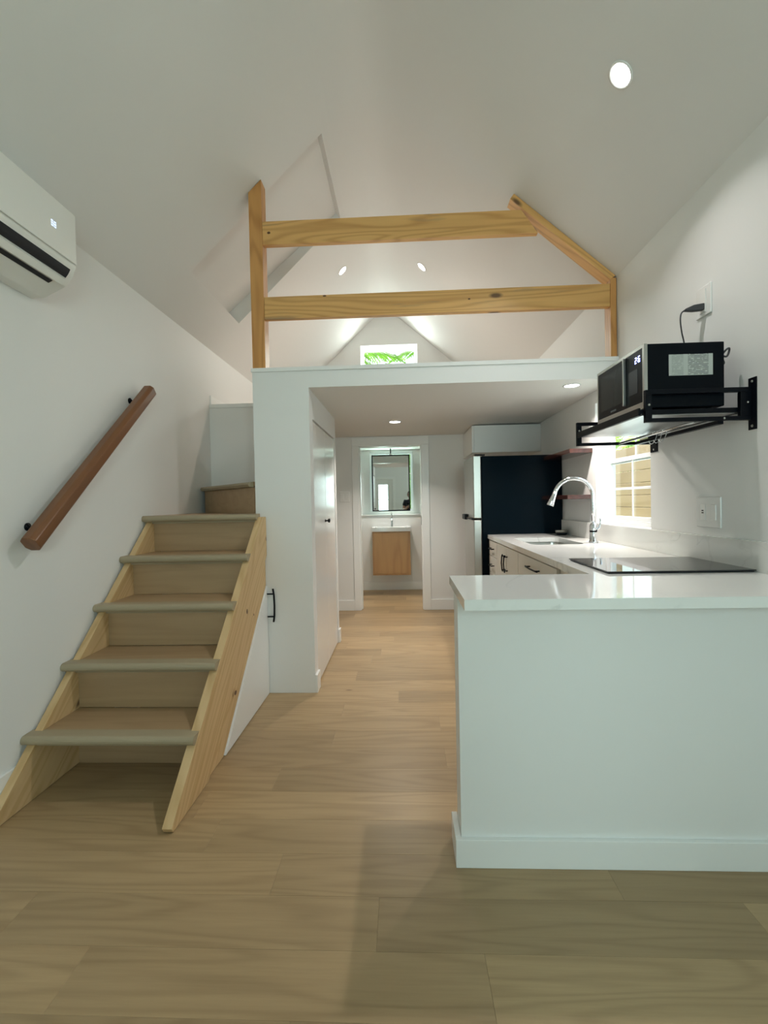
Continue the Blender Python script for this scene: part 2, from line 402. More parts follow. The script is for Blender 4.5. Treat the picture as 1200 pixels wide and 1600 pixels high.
box('trim_2', M['ceil'], None, XRID-0.12, XRID+0.12, YR-WT, 6.95, ZRID+0.01, ZRID+0.10)['kind'] = 'structure'
# softly rounded ridge joint between the two slopes
cv = MB(); aL = Vector((XRID-0.24, 0, ZRID-0.24*SL-0.0005)); aR = Vector((XRID+0.24, 0, ZRID-0.24*SR-0.0005)); tp = Vector((XRID, 0, ZRID-0.0005))
row = [aL*(1-t)**2+tp*2*t*(1-t)+aR*t*t for t in [i/14 for i in range(15)]]
va0 = [cv.bm.verts.new((p.x, YR, p.z)) for p in row]; va1 = [cv.bm.verts.new((p.x, YG-0.001, p.z)) for p in row]
for i in range(14): cv.bm.faces.new((va0[i], va0[i+1], va1[i+1], va1[i]))
struct(cv.build('ceiling', M['ceil'], smooth=True))
# blind recess in the left slope (closed dormer)
ln = math.hypot(1, SL); nL = Vector((-SL/ln, 0, 1/ln))
def PL3(x, y, h): return tuple(Vector((x, y, ZL+(x-XL)*SL))+nL*h)
struct(MB().prism([PL3(RX0+.001, RY0+.001, .130), PL3(RX1-.001, RY0+.001, .055), PL3(RX1-.001, RY1-.001, .055), PL3(RX0+.001, RY1-.001, .130)], nL*0.03).build('ceiling', M['ceil']))

# loft floor / kitchen ceiling slab
loft = struct(MB().prism([(-0.700, YF+0.001, ZK), (XR-0.001, YF+0.001, ZK), (XR-0.001, YG+0.135, ZK), (XL+0.001, YG+0.135, ZK), (XL+0.001, 3.98, ZK), (-0.700, 3.98, ZK)], (0, 0, 0.09)).build('ceiling', M['ceil']))
# loft front fascia, ledge cap
struct(box('wall_loft_front', M['wall'], None, -0.977, XR-0.001, YF, YF+0.115, ZK+0.0001, ZS-0.026))
struct(box('trim_3', M['trim'], None, -0.984, XR, YF-0.009, YF+0.125, ZS-0.0255, ZS, bev=0.002))
# stairwell pier: wall end beside the stair and closet front
struct(box('wall_closet_front', M['wall'], None, -0.977, -0.606, YF, YF+0.10, 0, ZK))
struct(MB().holed([(-0.606, YF+0.101, 0), (-0.606, 3.125, 0), (-0.606, 3.125, 1.832), (-0.606, 4.10, 1.832), (-0.606, 4.10, 0), (-0.606, 4.17, 0), (-0.606, 4.17, ZK), (-0.606, YF+0.101, ZK)], [], (-0.09, 0, 0)).build('wall_closet_side', M['wall']))
struct(box('wall_closet_back', M['wall'], None, XL, -0.697, 4.08, 4.17, 0, ZK))
# wall behind the stair landing, with a cap, and loft skirting above it
struct(box('wall_stair_back', M['wall'], None, XL, -0.70, 3.979, 4.075, 0, ZS-0.045))
struct(box('trim_4', M['trim'], None, XL, -0.70, 3.972, 4.085, ZS-0.0445, ZS-0.012, bev=0.002))
struct(box('baseboard_loft', M['trim'], None, XL, XL+0.014, 3.985, YG-0.002, ZS-0.0115, ZS+0.065))
# hall back wall with the bathroom doorway
wall_y('wall_hall_back', YB, 0.11, [(XL, 0), (-0.52, 0), (-0.52, 1.918), (0.222, 1.918), (0.222, 0), (XR, 0), (XR, ZK), (XL, ZK)], [])
dr = frame_empty('door_1', (-0.15, YB, 0))
for a, b in ((-0.588, -0.515), (0.217, 0.302)):
    box('casing', M['trim'], dr, a, b, YB-0.016, YB-0.0005, 0.0, 1.913, bev=0.003)
box('casing', M['trim'], dr, -0.588, 0.302, YB-0.016, YB-0.0005, 1.9135, 2.012, bev=0.003)
box('jamb', M['trim'], dr, 0.207, 0.2215, YB-0.004, YB+0.114, 0.003, 1.905)
box('jamb', M['trim'], dr, -0.5195, -0.505, YB-0.004, YB+0.114, 0.003, 1.905)
box('jamb', M['trim'], dr, -0.519, 0.221, YB-0.004, YB+0.114, 1.9055, 1.9175)
tag(box('latch', M['black'], dr, 0.2045, 0.2068, YB+0.02, YB+0.05, 0.985, 1.085), 'small dark metal latch plate')
box('pocket_door_edge', M['gloss'], dr, -0.5045, -0.493, YB+0.040, YB+0.075, 0.006, 1.90)
# baseboards
def bb(name, *a): return struct(box(name, M['trim'], None, *a, bev=0.002))
bb('baseboard_hall_back', XL+0.001, -0.589, YB-0.014, YB-0.0005, 0, 0.12)
bb('baseboard_hall_back', 0.303, 0.609, YB-0.014, YB-0.0005, 0, 0.12)
bb('baseboard_bath_back', XL+0.001, XR-0.001, YG-0.014, YG-0.0005, 0, 0.115)
bb('baseboard_closet_near', -0.6055, -0.590, YF-0.001, 3.118, 0, 0.12)
bb('baseboard_closet_far', -0.6055, -0.590, 4.108, 4.172, 0, 0.12)
bb('baseboard_left', XL+0.0005, XL+0.015, YR, 1.90, 0, 0.165)
bb('baseboard_right', XR-0.015, XR-0.0005, YR, 1.535, 0, 0.10)
# bathroom side walls
struct(box('wall_bath_left', M['wall'], None, -1.0, -0.90, YB+0.111, YG-0.015, 0, ZK))
# closet bifold door
cd_ = frame_empty('door_2', (-0.606, 3.6, 0))
for a, b in ((3.134, 3.612), (3.616, 4.092)):
    box('door_panel', M['gloss'], cd_, -0.640, -0.611, a, b, 0.010, 1.822, bev=0.002)
kn = MB().lathe([(0.0, 0.0), (0.011, 0.0), (0.011, 0.004), (0.006, 0.008), (0.006, 0.020), (0.015, 0.026), (0.016, 0.034), (0.012, 0.039), (0, 0.040)], (-0.611, 3.567, 1.122), 'X', 20).build('door_knob', M['black'], cd_)
tag(kn, 'small round black knob')
# pony wall under the peninsula
struct(box('wall_peninsula', M['wall'], None, 0.178, XR, 1.575, 1.690, 0, 0.9225))
bb('baseboard_peninsula', 0.157, XR-0.016, 1.558, 1.5745, 0, 0.098)
bb('baseboard_peninsula', 0.157, 0.1775, 1.5750, 1.705, 0, 0.098)
# rear door behind the camera (seen in the bathroom mirror), and window helper
rd = frame_empty('door_3', (-0.6, YR, 0))
MB().holed([(-0.955, YR-0.075, 0.006), (-0.335, YR-0.075, 0.006), (-0.335, YR-0.075, 1.995), (-0.955, YR-0.075, 1.995)],
    [[(-0.80, YR-0.075, 0.32), (-0.50, YR-0.075, 0.32), (-0.50, YR-0.075, 1.84), (-0.80, YR-0.075, 1.84)]], (0, 0.045, 0)).build('door_panel', M['gloss'], rd)
box('pane', M['glass'], rd, -0.799, -0.501, YR-0.056, YR-0.050, 0.321, 1.839)
for z in (0.83, 1.34): box('muntin', M['trim'], rd, -0.799, -0.501, YR-0.046, YR-0.034, z-0.012, z+0.012)
for a, b, c, d in ((-1.04, -0.96, 0.0, 2.08), (-0.33, -0.25, 0.0, 2.08), (-0.959, -0.331, 2.001, 2.08)):
    box('casing', M['trim'], rd, a, b, YR+0.0005, YR+0.016, c, d)
tag(MB().lathe([(0, 0), (0.026, 0), (0.026, 0.01), (0.012, 0.014), (0.012, 0.03), (0.027, 0.045), (0.024, 0.06), (0, 0.065)], (-0.38, YR-0.029, 0.96), 'Y', 18).build('door_knob', M['black'], rd), 'round black knob')
def window(name, axis, c, a0, a1, z0, z1, double=True, grid=(2, 2), depth=0.05, f=0.028, s=0.026):
    """vinyl window filling an opening; plane of constant y or x at c (outer side +depth)"""
    w = frame_empty(name, (c if axis == 'X' else (a0+a1)/2, c if axis == 'Y' else (a0+a1)/2, z0))
    def bx(nm, mt, p0, p1, q0, q1, d0, d1):
        if axis == 'X': return box(nm, mt, w, c+d0, c+d1, p0, p1, q0, q1, bev=0.002 if mt is M['vinyl'] else 0)
        return box(nm, mt, w, p0, p1, c+d0, c+d1, q0, q1, bev=0.002 if mt is M['vinyl'] else 0)
    mb = MB()
    def P(p, q): return (c, p, q) if axis == 'X' else (p, c, q)
    v = (depth, 0, 0) if axis == 'X' else (0, depth, 0)
    mb.holed([P(a0+.001, z0+.001), P(a1-.001, z0+.001), P(a1-.001, z1-.001), P(a0+.001, z1-.001)], [[P(a0+f, z0+f), P(a1-f, z0+f), P(a1-f, z1-f), P(a0+f, z1-f)]], v)
    mb.build('window_frame', M['vinyl'], w)
    zm = (z0+z1)/2 if double else z1
    parts = [('lower_sash', z0+f, zm+(0.018 if double else -f), depth*0.15, depth*0.45)]
    if double: parts.append(('upper_sash', zm-0.018, z1-f, depth*0.5, depth*0.8))
    for nm, b0, b1, d0, d1 in parts:
        vv = (d1-d0, 0, 0) if axis == 'X' else (0, d1-d0, 0)
        def Q(p, q): return (c+d0, p, q) if axis == 'X' else (p, c+d0, q)
        A0, A1 = a0+f+.0005, a1-f-.0005; b0 += .0005; b1 -= .0005
        so = MB().holed([Q(A0, b0), Q(A1, b0), Q(A1, b1), Q(A0, b1)], [[Q(A0+s, b0+s), Q(A1-s, b0+s), Q(A1-s, b1-s), Q(A0+s, b1-s)]], vv).build(nm, M['vinyl'], w)
        dm = (d0+d1)/2
        gx, gz = grid
        for i in range(1, gx):
            p = A0+s+(A1-A0-2*s)*i/gx
            m_ = bx('muntin', M['vinyl'], p-0.008, p+0.008, b0+s, b1-s, dm-0.006, dm-0.001); m_.parent = so
        for i in range(1, gz):
            q = b0+s+(b1-b0-2*s)*i/gz
            m_ = bx('muntin', M['vinyl'], A0+s, A1-s, q-0.008, q+0.008, dm-0.0065, dm-0.0015); m_.parent = so
        g_ = bx('pane', M['glass'], A0+s, A1-s, b0+s, b1-s, dm+0.001, dm+0.004); g_.parent = so
        so.parent = w
        for ch in list(so.children):
            ch.matrix_parent_inverse = Matrix.Identity(4)
    for ch in w.children:
        ch.matrix_parent_inverse = w.matrix_basis.inverted()
    return w
window('window_1', 'X', XR+0.065, 2.64, 3.373, 1.077, 1.93, True, (2, 2), 0.062)
window('window_2', 'Y', YG+0.165, -0.475, 0.145, 1.12, 1.985, False, (1, 1), 0.05, 0.018, 0.014)
window('window_3', 'Y', YG+0.165, -0.555, 0.225, 3.21, 3.475, False, (1, 1), 0.05, 0.014, 0.012)
window('added_rear_window', 'Y', YR-0.09, 0.22, 1.22, 1.1, 2.2, True, (2, 2), -0.03)  # unseen window, added and sized to light the room from behind the camera

# ================================================================== STAIRCASE
NZ = [0.251+0.232*i for i in range(5)]; NY = [1.921+0.2445*i for i in range(5)]
st = thing('staircase', 'open sided pine and oak staircase with greyish rounded nosings rising along the left wall', 'staircase', (-1.29, 1.75, 0))
XS = -0.909
def stringer(x0, full):
    s = 0.948
    pts = []
    up_ = lambda y: s*(y-1.705)
    lo_ = lambda y: s*(y-2.035)
    return [(x0, 1.712, 0.002), (x0, 1.700, 0.022), (x0, 1.722, 0.045), (x0, 2.905, up_(2.905)+0.015), (x0, 2.93, 1.176), (x0, 3.010, 1.176)] + ([(x0, 3.010, 0.60), (x0, 2.30, 0.002)] if full else [(x0, 3.010, lo_(3.010)), (x0, 2.037, 0.002)])
def local_build(mb, name, mat, parent, ang):
    """re-express a world-space mesh in a frame whose X axis lies along the slope, so the grain follows it"""
    R = Matrix.Rotation(math.radians(90), 4, 'Z') @ Matrix.Rotation(-ang, 4, 'Y')
    T = Matrix.Translation((0, 2.0, 0.3)) @ R
    bmesh.ops.transform(mb.bm, matrix=T.inverted(), verts=mb.bm.verts)
    o = mb.build(name, mat, None)
    o.parent = parent; o.matrix_parent_inverse = parent.matrix_basis.inverted(); o.matrix_basis = T
    return o
ANG = math.atan(0.948)
local_build(MB().prism(stringer(XS, 0), (-0.040, 0, 0), bev=0.002), 'stringer', M['pine_stringer'], st, ANG)
local_build(MB().prism(stringer(XL+0.0165, 1), (0.036, 0, 0), bev=0.002), 'stringer', M['pine_stringer'], st, ANG)
sb = local_build(MB().prism([(XS-.012, 2.042, 0.002), (XS-.012, 3.012, 0.922), (XS-.012, 3.012, 0.722), (XS-.012, 2.237, 0.002)], (-0.034, 0, 0), bev=0.003), 'support_board', M['pine_stringer'], st, ANG)
def nosing_profile(yn, zt, th=0.040, depth=0.075):
    r = th/2
    pts = [(yn+depth, zt), ] + [(yn+r+r*math.cos(math.radians(a)), zt-r+r*math.sin(math.radians(a))) for a in range(90, 271, 20)] + [(yn+0.030, zt-th), (yn+0.034, zt-th-0.012), (yn+depth, zt-th-0.012)]
    return pts
for i in range(5):
    zt = NZ[i]+0.020; yn = NY[i]-0.020
    back = NY[i+1]+0.03 if i < 4 else 3.012
    xr_ = XS-0.0405
    tr = box('tread', M['oak_step'], st, XL+0.053, xr_, yn+0.076, back, zt-0.030, zt-0.001)
    pr = nosing_profile(yn, zt)
    n_ = MB().prism([(XL+0.0015, a, b) for a, b in pr], (XS-0.004-XL-0.0015 if i < 4 else -0.937-XL, 0, 0)).build('nosing', M['nosing'], st)
    # riser under the tread
    ry = NY[i]+0.032 if i else 2.185
    zb = NZ[i-1]+0.020 if i else 0.001
    box('riser', M['oak_step'], st, XL+0.053, xr_, ry, ry+0.012, zb, zt-0.031)
# landing and winder steps
box('landing', M['oak_step'], st, XL+0.001, -0.978, 3.0125, 3.978, 1.170, 1.198)
zw = 1.412
wp = [(XL+0.002, 3.80), (-0.979, 3.03), (-0.979, 3.977), (XL+0.002, 3.977)]
MB().prism([(a, b, zw-0.030) for a, b in wp], (0, 0, 0.029)).build('winder_tread', M['oak_step'], st)
d = Vector((-0.979-XL-0.002, 3.03-3.80, 0)); d.normalize(); nn = Vector((d.y, -d.x, 0)); nn = nn if nn.y < 0 else -nn
p0 = Vector((XL+0.032, 3.767, 0)); p1 = Vector((-0.979, 3.03, 0))
prof = [(0.0, zw), (0.03, zw-0.004), (0.04, zw-0.018), (0.03, zw-0.034), (0.0, zw-0.038)]
MB().prism([tuple(p0+nn*a+Vector((0, 0, b))) for a, b in prof], tuple((p1-p0)-d*0.03)).build('nosing', M['nosing'], st)
MB().prism([tuple(p0+nn*0.002+Vector((0, 0, 1.199))), tuple(p1+nn*0.002-d*0.012+Vector((0, 0, 1.199))), tuple(p1+nn*0.002-d*0.012+Vector((0, 0, zw-0.039))), tuple(p0+nn*0.002+Vector((0, 0, zw-0.039)))], tuple(-nn*0.012)).build('riser', M['oak_step'], st)
box('upper_step', M['oak_step'], st, -0.976, -0.80, 3.118, 3.976, 1.40, 1.640)
box('upper_step', M['oak_step'], st, -0.799, -0.7005, 3.118, 3.976, 1.40, 1.870)

M['knot'] = plain('knot_brown', (0.10, 0.042, 0.018), 0.5, var=0.3)
def knot(parent, loc, n, a, b):
    n = Vector(n); u = Vector((0, 0, 1)); v = n.cross(u); mb = MB(); seg = 12
    top = [mb.bm.verts.new(Vector(loc)+n*0.0006+u*b*math.sin(2*math.pi*k/seg)+v*a*math.cos(2*math.pi*k/seg)) for k in range(seg)]
    mb.bm.faces.new(top); bmesh.ops.recalc_face_normals(mb.bm, faces=mb.bm.faces)
    tag(mb.build('knot', M['knot'], parent), 'small dark brown knot')
for y_, z_, a, b in ((2.389, 0.262, 0.016, 0.012), (2.60, 0.645, 0.010, 0.015), (2.715, 0.598, 0.007, 0.007), (3.0, 1.03, 0.006, 0.014)):
    knot(st, (XS, y_, z_), (1, 0, 0), a, b)

# under-stair cupboard: triangular door beside the stringer
uc = thing('understair_cupboard', 'white triangular cupboard door closing the space under the stairs', 'cupboard', (-0.93, 2.8, 0))
MB().prism([(-0.912, 2.246, 0.004), (-0.912, 3.011, 0.004), (-0.912, 3.011, 0.717)], (-0.018, 0, 0), bev=0.0015).build('door', M['trim'], uc)
h = MB().tube([(-0.872, 2.999, 0.48), (-0.866, 2.999, 0.52), (-0.864, 2.999, 0.59), (-0.866, 2.999, 0.66), (-0.872, 2.999, 0.70)], 0.006, 10)
for z in (0.515, 0.665): h.tube([(-0.911, 2.999, z), (-0.868, 2.999, z)], 0.005, 8)
tag(h.build('handle', M['black'], uc), 'black bow handle')

# handrail on the left wall
hr = thing('handrail', 'dark brown stained wooden handrail sloping up the left wall above the stairs', 'handrail', (-1.60, 1.88, 1.06))
A = Vector((-1.598, 1.905, 1.105)); B = Vector((-1.598, 2.885, 1.995))
L_ = (B-A).length; ang = math.atan2(B.z-A.z, B.y-A.y)
mb = MB(); wv, hv, c = 0.036, 0.038, 0.017
oct_ = [(-wv+c, -hv), (wv-c, -hv), (wv, -hv+c), (wv, hv-c), (wv-c, hv), (-wv+c, hv), (-wv, hv-c), (-wv, -hv+c)]
mb.prism([(0, a, b) for a, b in oct_], (L_, 0, 0), bev=0.004)
ro = mb.build('rail', M['walnut'], None)
R = Matrix.Rotation(math.radians(90), 4, 'Z') @ Matrix.Rotation(-ang, 4, 'Y')
ro.parent = hr; ro.matrix_parent_inverse = hr.matrix_basis.inverted(); ro.matrix_basis = Matrix.Translation(A) @ R
for t in (0.085, 0.91):
    P = A+(B-A)*t
    b_ = MB().lathe([(0, 0), (0.018, 0), (0.018, 0.005), (0.008, 0.009), (0, 0.009)], (XL+0.0005, P.y-0.005, P.z-0.002), 'X', 18)
    b_.tube([(XL+0.006, P.y-0.015, P.z+0.01), (XL+0.030, P.y-0.012, P.z-0.018), (-1.61, P.y, P.z-0.028)], 0.007, 10)
    tag(b_.build('bracket', M['black'], hr), 'small black wall bracket')

# ================================================================== LOFT RAILING
lr = thing('loft_railing', 'rough pine guard rail of two beams between posts on the loft ledge', 'railing', (0.2, 3.06, ZS))
def zc_l(x): return ZL+(x-XL)*SL
def zc_r(x): return ZR+(XR-x)*SR
x0, x1 = -0.975, -0.889
MB().prism([(x0, YF+0.006, ZS+0.0005), (x1, YF+0.006, ZS+0.0005), (x1, YF+0.006, zc_l(x1)-0.002), (x0, YF+0.006, zc_l(x0)-0.002)], (0, 0.098, 0), bev=0.003).build('post', M['pine_z'], lr)
x0, x1 = 1.343, XR-0.003
MB().prism([(x0, YF+0.006, ZS+0.0005), (x1, YF+0.006, ZS+0.0005), (x1, YF+0.006, zc_r(x1)-0.012), (x0, YF+0.006, zc_r(x0)-0.046)], (0, 0.092, 0), bev=0.003).build('post', M['pine_z'], lr)
# rafter board under the right slope
a0, a1 = 0.745, 1.378
def rft(x, dz): return (x, YF+0.006, zc_r(x)-dz)
mbx = MB().prism([rft(a0, 0.002), rft(a1, 0.002), rft(1.3425, 0.055), rft(a0-0.025, 0.055)], (0, 0.092, 0), bev=0.003)
Tm = Matrix.Translation((1.0, 3.02, 3.0)) @ Matrix.Rotation(math.atan(SR), 4, 'Y')
bmesh.ops.transform(mbx.bm, matrix=Tm.inverted(), verts=mbx.bm.verts)
rf = mbx.build('rafter', M['pine'], None); rf.parent = lr; rf.matrix_parent_inverse = lr.matrix_basis.inverted(); rf.matrix_basis = Tm
def beam(xa, xb, z0, z1, xa1=None):
    mb = MB().prism([(xa, YF+0.010, z0), (xb, YF+0.010, z0), (xa1 if xa1 else xb, YF+0.010, z1), (xa, YF+0.010, z1)], (0, 0.040, 0), bev=0.003)
    bmesh.ops.translate(mb.bm, vec=(0, -3.0, -z0), verts=mb.bm.verts)
    o = mb.build('beam', M['pine'], lr); o.location = (0, 3.0, z0); return o
beam(-0.8885, 1.3425, 2.475, 2.620)
zt_ = 3.110
beam(-0.8885, 0.895, 2.958, 3.110, XR-(zt_-ZR)/SR-0.075)

for x_, z_, a, b in ((-0.846, 3.035, 0.011, 0.008), (-0.488, 2.612, 0.012, 0.005), (0.45, 2.556, 0.008, 0.005)):
    knot(lr, (x_, YF+0.0098, z_), (0, -1, 0), a, b)

# ================================================================== AIR CONDITIONER
ac = thing('air_conditioner', 'white wall mounted split air conditioner high on the left wall', 'air conditioner', (XL, 1.64, 2.12))
ya, yb = 1.215, 2.055
xf = -1.456
prof = [(XL+0.001, 2.592), (xf-0.03, 2.592), (xf-0.008, 2.585), (xf, 2.565), (xf, 2.375)]
prof += [(xf-0.004, 2.345), (xf-0.020, 2.305)]
prof += [(xf-0.055, 2.262), (XL+0.06, 2.215), (XL+0.001, 2.215)]
MB().prism([(a, ya, b) for a, b in prof], (0, yb-ya, 0), bev=0.006, seg=3).build('body', M['acbody'], ac)
# front panel, slightly proud, flap and dark outlet slots
MB().prism([(xf+0.0005, ya+0.012, 2.570), (xf+0.0005, yb-0.012, 2.570), (xf+0.0005, yb-0.012, 2.352), (xf+0.0005, ya+0.012, 2.352)], (0.006, 0, 0), bev=0.003).build('front_panel', M['acbody'], ac)
def strip(name, mat, s0, s1, out0, out1, e):
    """strip on the lower rounded front, between profile parameters"""
    pts = [Vector((xf-0.0005, 0, 2.343)), Vector((xf-0.020, 0, 2.305)), Vector((xf-0.055, 0, 2.262)), Vector((XL+0.06, 0, 2.215))]
    seg = [(pts[i+1]-pts[i]).length for i in range(3)]; tot = sum(seg)
    def at(t):
        d_ = t*tot
        for i in range(3):
            if d_ <= seg[i] or i == 2:
                return pts[i].lerp(pts[i+1], min(1, d_/seg[i]))
            d_ -= seg[i]
    n = 5; row = [at(s0+(s1-s0)*k/n) for k in range(n+1)]
    inner = [p+Vector((0.70, 0, -0.71))*out0 for p in row]; outer = [p+Vector((0.70, 0, -0.71))*out1 for p in row]
    poly = inner+outer[::-1]
    return MB().prism([(p.x, ya+e, p.z) for p in poly], (0, yb-ya-2*e, 0)).build(name, mat, ac)
strip('outlet_slot', M['dark'], 0.10, 0.30, -0.010, 0.0030, 0.035)
strip('flap', M['acbody'], 0.32, 0.46, -0.010, 0.0120, 0.040)
strip('outlet_slot', M['dark'], 0.50, 0.60, -0.010, 0.0030, 0.075)
dsp = MB()
for (yy) in (1.896, 1.912):
    for a, b, c_, d_ in ((0, 0.010, 0.0, 0.002), (0, 0.010, 0.011, 0.013), (0, 0.010, 0.022, 0.024), (0, 0.002, 0, 0.024), (0.008, 0.010, 0, 0.024)):
        dsp.box(xf+0.0066, xf+0.0072, yy+a, yy+b, 2.446+c_, 2.446+d_)
tag(dsp.build('display', M['acdigits'], ac), 'small glowing pale blue digits')

# ================================================================== KITCHEN
ZC = 0.957
# worktop: L shape with a sink cut-out
SK = (0.845, 1.185, 3.055, 3.62)
def rrect(x0, x1, y0, y1, r, n=5):
    pts = []
    for cx, cy, a in ((x1-r, y1-r, 0), (x0+r, y1-r, 90), (x0+r, y0+r, 180), (x1-r, y0+r, 270)):
        for k in range(n+1):
            t = math.radians(a+90*k/n); pts.append((cx+r*math.cos(t), cy+r*math.sin(t)))
    return pts
wk = MB().holed([(a, b, 0.924) for a, b in ((0.178, 1.392), (XR-0.001, 1.392), (XR-0.001, 4.045), (0.728, 4.045), (0.728, 1.848), (0.178, 1.848))],
    [[(a, b, 0.924) for a, b in rrect(*SK, 0.05)]], (0, 0, ZC-0.924)).build('worktop', M['quartz'])
tag(wk, 'white quartz L shaped worktop over the peninsula and kitchen run', 'worktop')
bk = box('backsplash', M['quartz'], None, XR-0.021, XR-0.001, 1.395, 4.045, ZC+0.0005, 1.0755, bev=0.001)
tag(bk, 'low veined quartz upstand along the right wall behind the worktop', 'backsplash')
# sink
sk = thing('sink', 'undermount stainless steel sink bowl in the white worktop', 'sink', (1.015, 3.33, 0.75))
o1 = rrect(SK[0]-0.004, SK[1]+0.004, SK[2]-0.004, SK[3]+0.004, 0.05); o2 = rrect(SK[0]+0.012, SK[1]-0.012, SK[2]+0.012, SK[3]-0.012, 0.06)
mb = MB(); rings = []
for pts, z in ((rrect(SK[0]-0.02, SK[1]+0.02, SK[2]-0.02, SK[3]+0.02, 0.06), 0.9232), (o1, 0.9232), (o1, 0.915), (o2, 0.765), (rrect(SK[0]+0.05, SK[1]-0.05, SK[2]+0.05, SK[3]-0.05, 0.05), 0.750)):
    rings.append([mb.bm.verts.new((a, b, z)) for a, b in pts])
for i in range(len(rings)-1):
    n = len(rings[i])
    for k in range(n):
        mb.bm.faces.new((rings[i][k], rings[i][(k+1) % n], rings[i+1][(k+1) % n], rings[i+1][k]))
mb.bm.faces.new(rings[-1])
mb.build('bowl', M['steel'], sk)
MB().lathe([(0.0, 0.0), (0.045, 0.0), (0.045, 0.004), (0.034, 0.004), (0.026, 0.001), (0, 0.001)], (1.03, 3.33, 0.7505), 'Z').build('drain', M['chrome'], sk)
# faucet
fc = thing('kitchen_faucet', 'tall chrome gooseneck pull-down faucet arching over the sink', 'faucet', (1.272, 3.15, ZC))
fy = 3.15; fx = 1.272
MB().lathe([(0, 0.0005), (0.030, 0.0005), (0.030, 0.008), (0.024, 0.013), (0.022, 0.06), (0.0225, 0.115), (0.018, 0.125), (0.0145, 0.13)], (fx, fy, ZC), 'Z').build('base', M['chrome'], fc)
cx_, r_ = fx-0.128, 0.128
path = [(fx, fy, ZC+0.13), (fx, fy, ZC+0.22)] + [(cx_+r_*math.cos(math.radians(a)), fy, 1.262+r_*math.sin(math.radians(a))) for a in range(0, 166, 11)]
e = Vector(path[-1]); dr_ = (Vector(path[-1])-Vector(path[-2])).normalized()
MB().tube(path, 0.0135, 16).build('spout', M['chrome'], fc)
tdir = (dr_+Vector((-0.12, 0, -0.25))).normalized()
MB().tube([e-dr_*0.005, e+tdir*0.02, e+tdir*0.045, e+tdir*0.085, e+tdir*0.092], [0.0145, 0.0155, 0.018, 0.0235, 0.021], 18).build('spray_head', M['chrome'], fc)
MB().lathe([(0.0235, 0), (0.0235, 0.012)], (fx, fy, ZC+0.070), 'Z').build('collar', M['blackgloss'], fc)
MB().tube([(fx+0.018, fy-0.012, ZC+0.085), (fx+0.034, fy-0.018, ZC+0.10), (fx+0.040, fy-0.022, ZC+0.135), (fx+0.038, fy-0.024, ZC+0.165)], [0.010, 0.008, 0.006, 0.007], 12).build('handle', M['chrome'], fc)
# small strainer tin on the counter near the fridge
tn = thing('sink_strainer', 'small round metal strainer cup standing at the far end of the worktop', 'strainer', (1.30, 3.86, ZC))
MB().lathe([(0, 0.0005), (0.040, 0.0005), (0.044, 0.006), (0.044, 0.016), (0.038, 0.018)], (1.30, 3.86, ZC), 'Z').build('base', M['black'], tn)
MB().lathe([(0.0, 0.017), (0.046, 0.017), (0.048, 0.034), (0.050, 0.038), (0.044, 0.038), (0.042, 0.026), (0, 0.024)], (1.30, 3.86, ZC+0.0015), 'Z').build('cup', M['steel'], tn)
# cooktop
ck = thing('cooktop', 'black glass electric cooktop set on the worktop by the right wall', 'cooktop', (1.08, 2.04, ZC))
box('glass_top', M['cooktop'], ck, 0.795, XR-0.024, 1.835, 2.260, ZC+0.0045, ZC+0.0095, bev=0.0015)
box('rim', M['black'], ck, 0.800, XR-0.029, 1.840, 2.255, ZC+0.0005, ZC+0.0044)
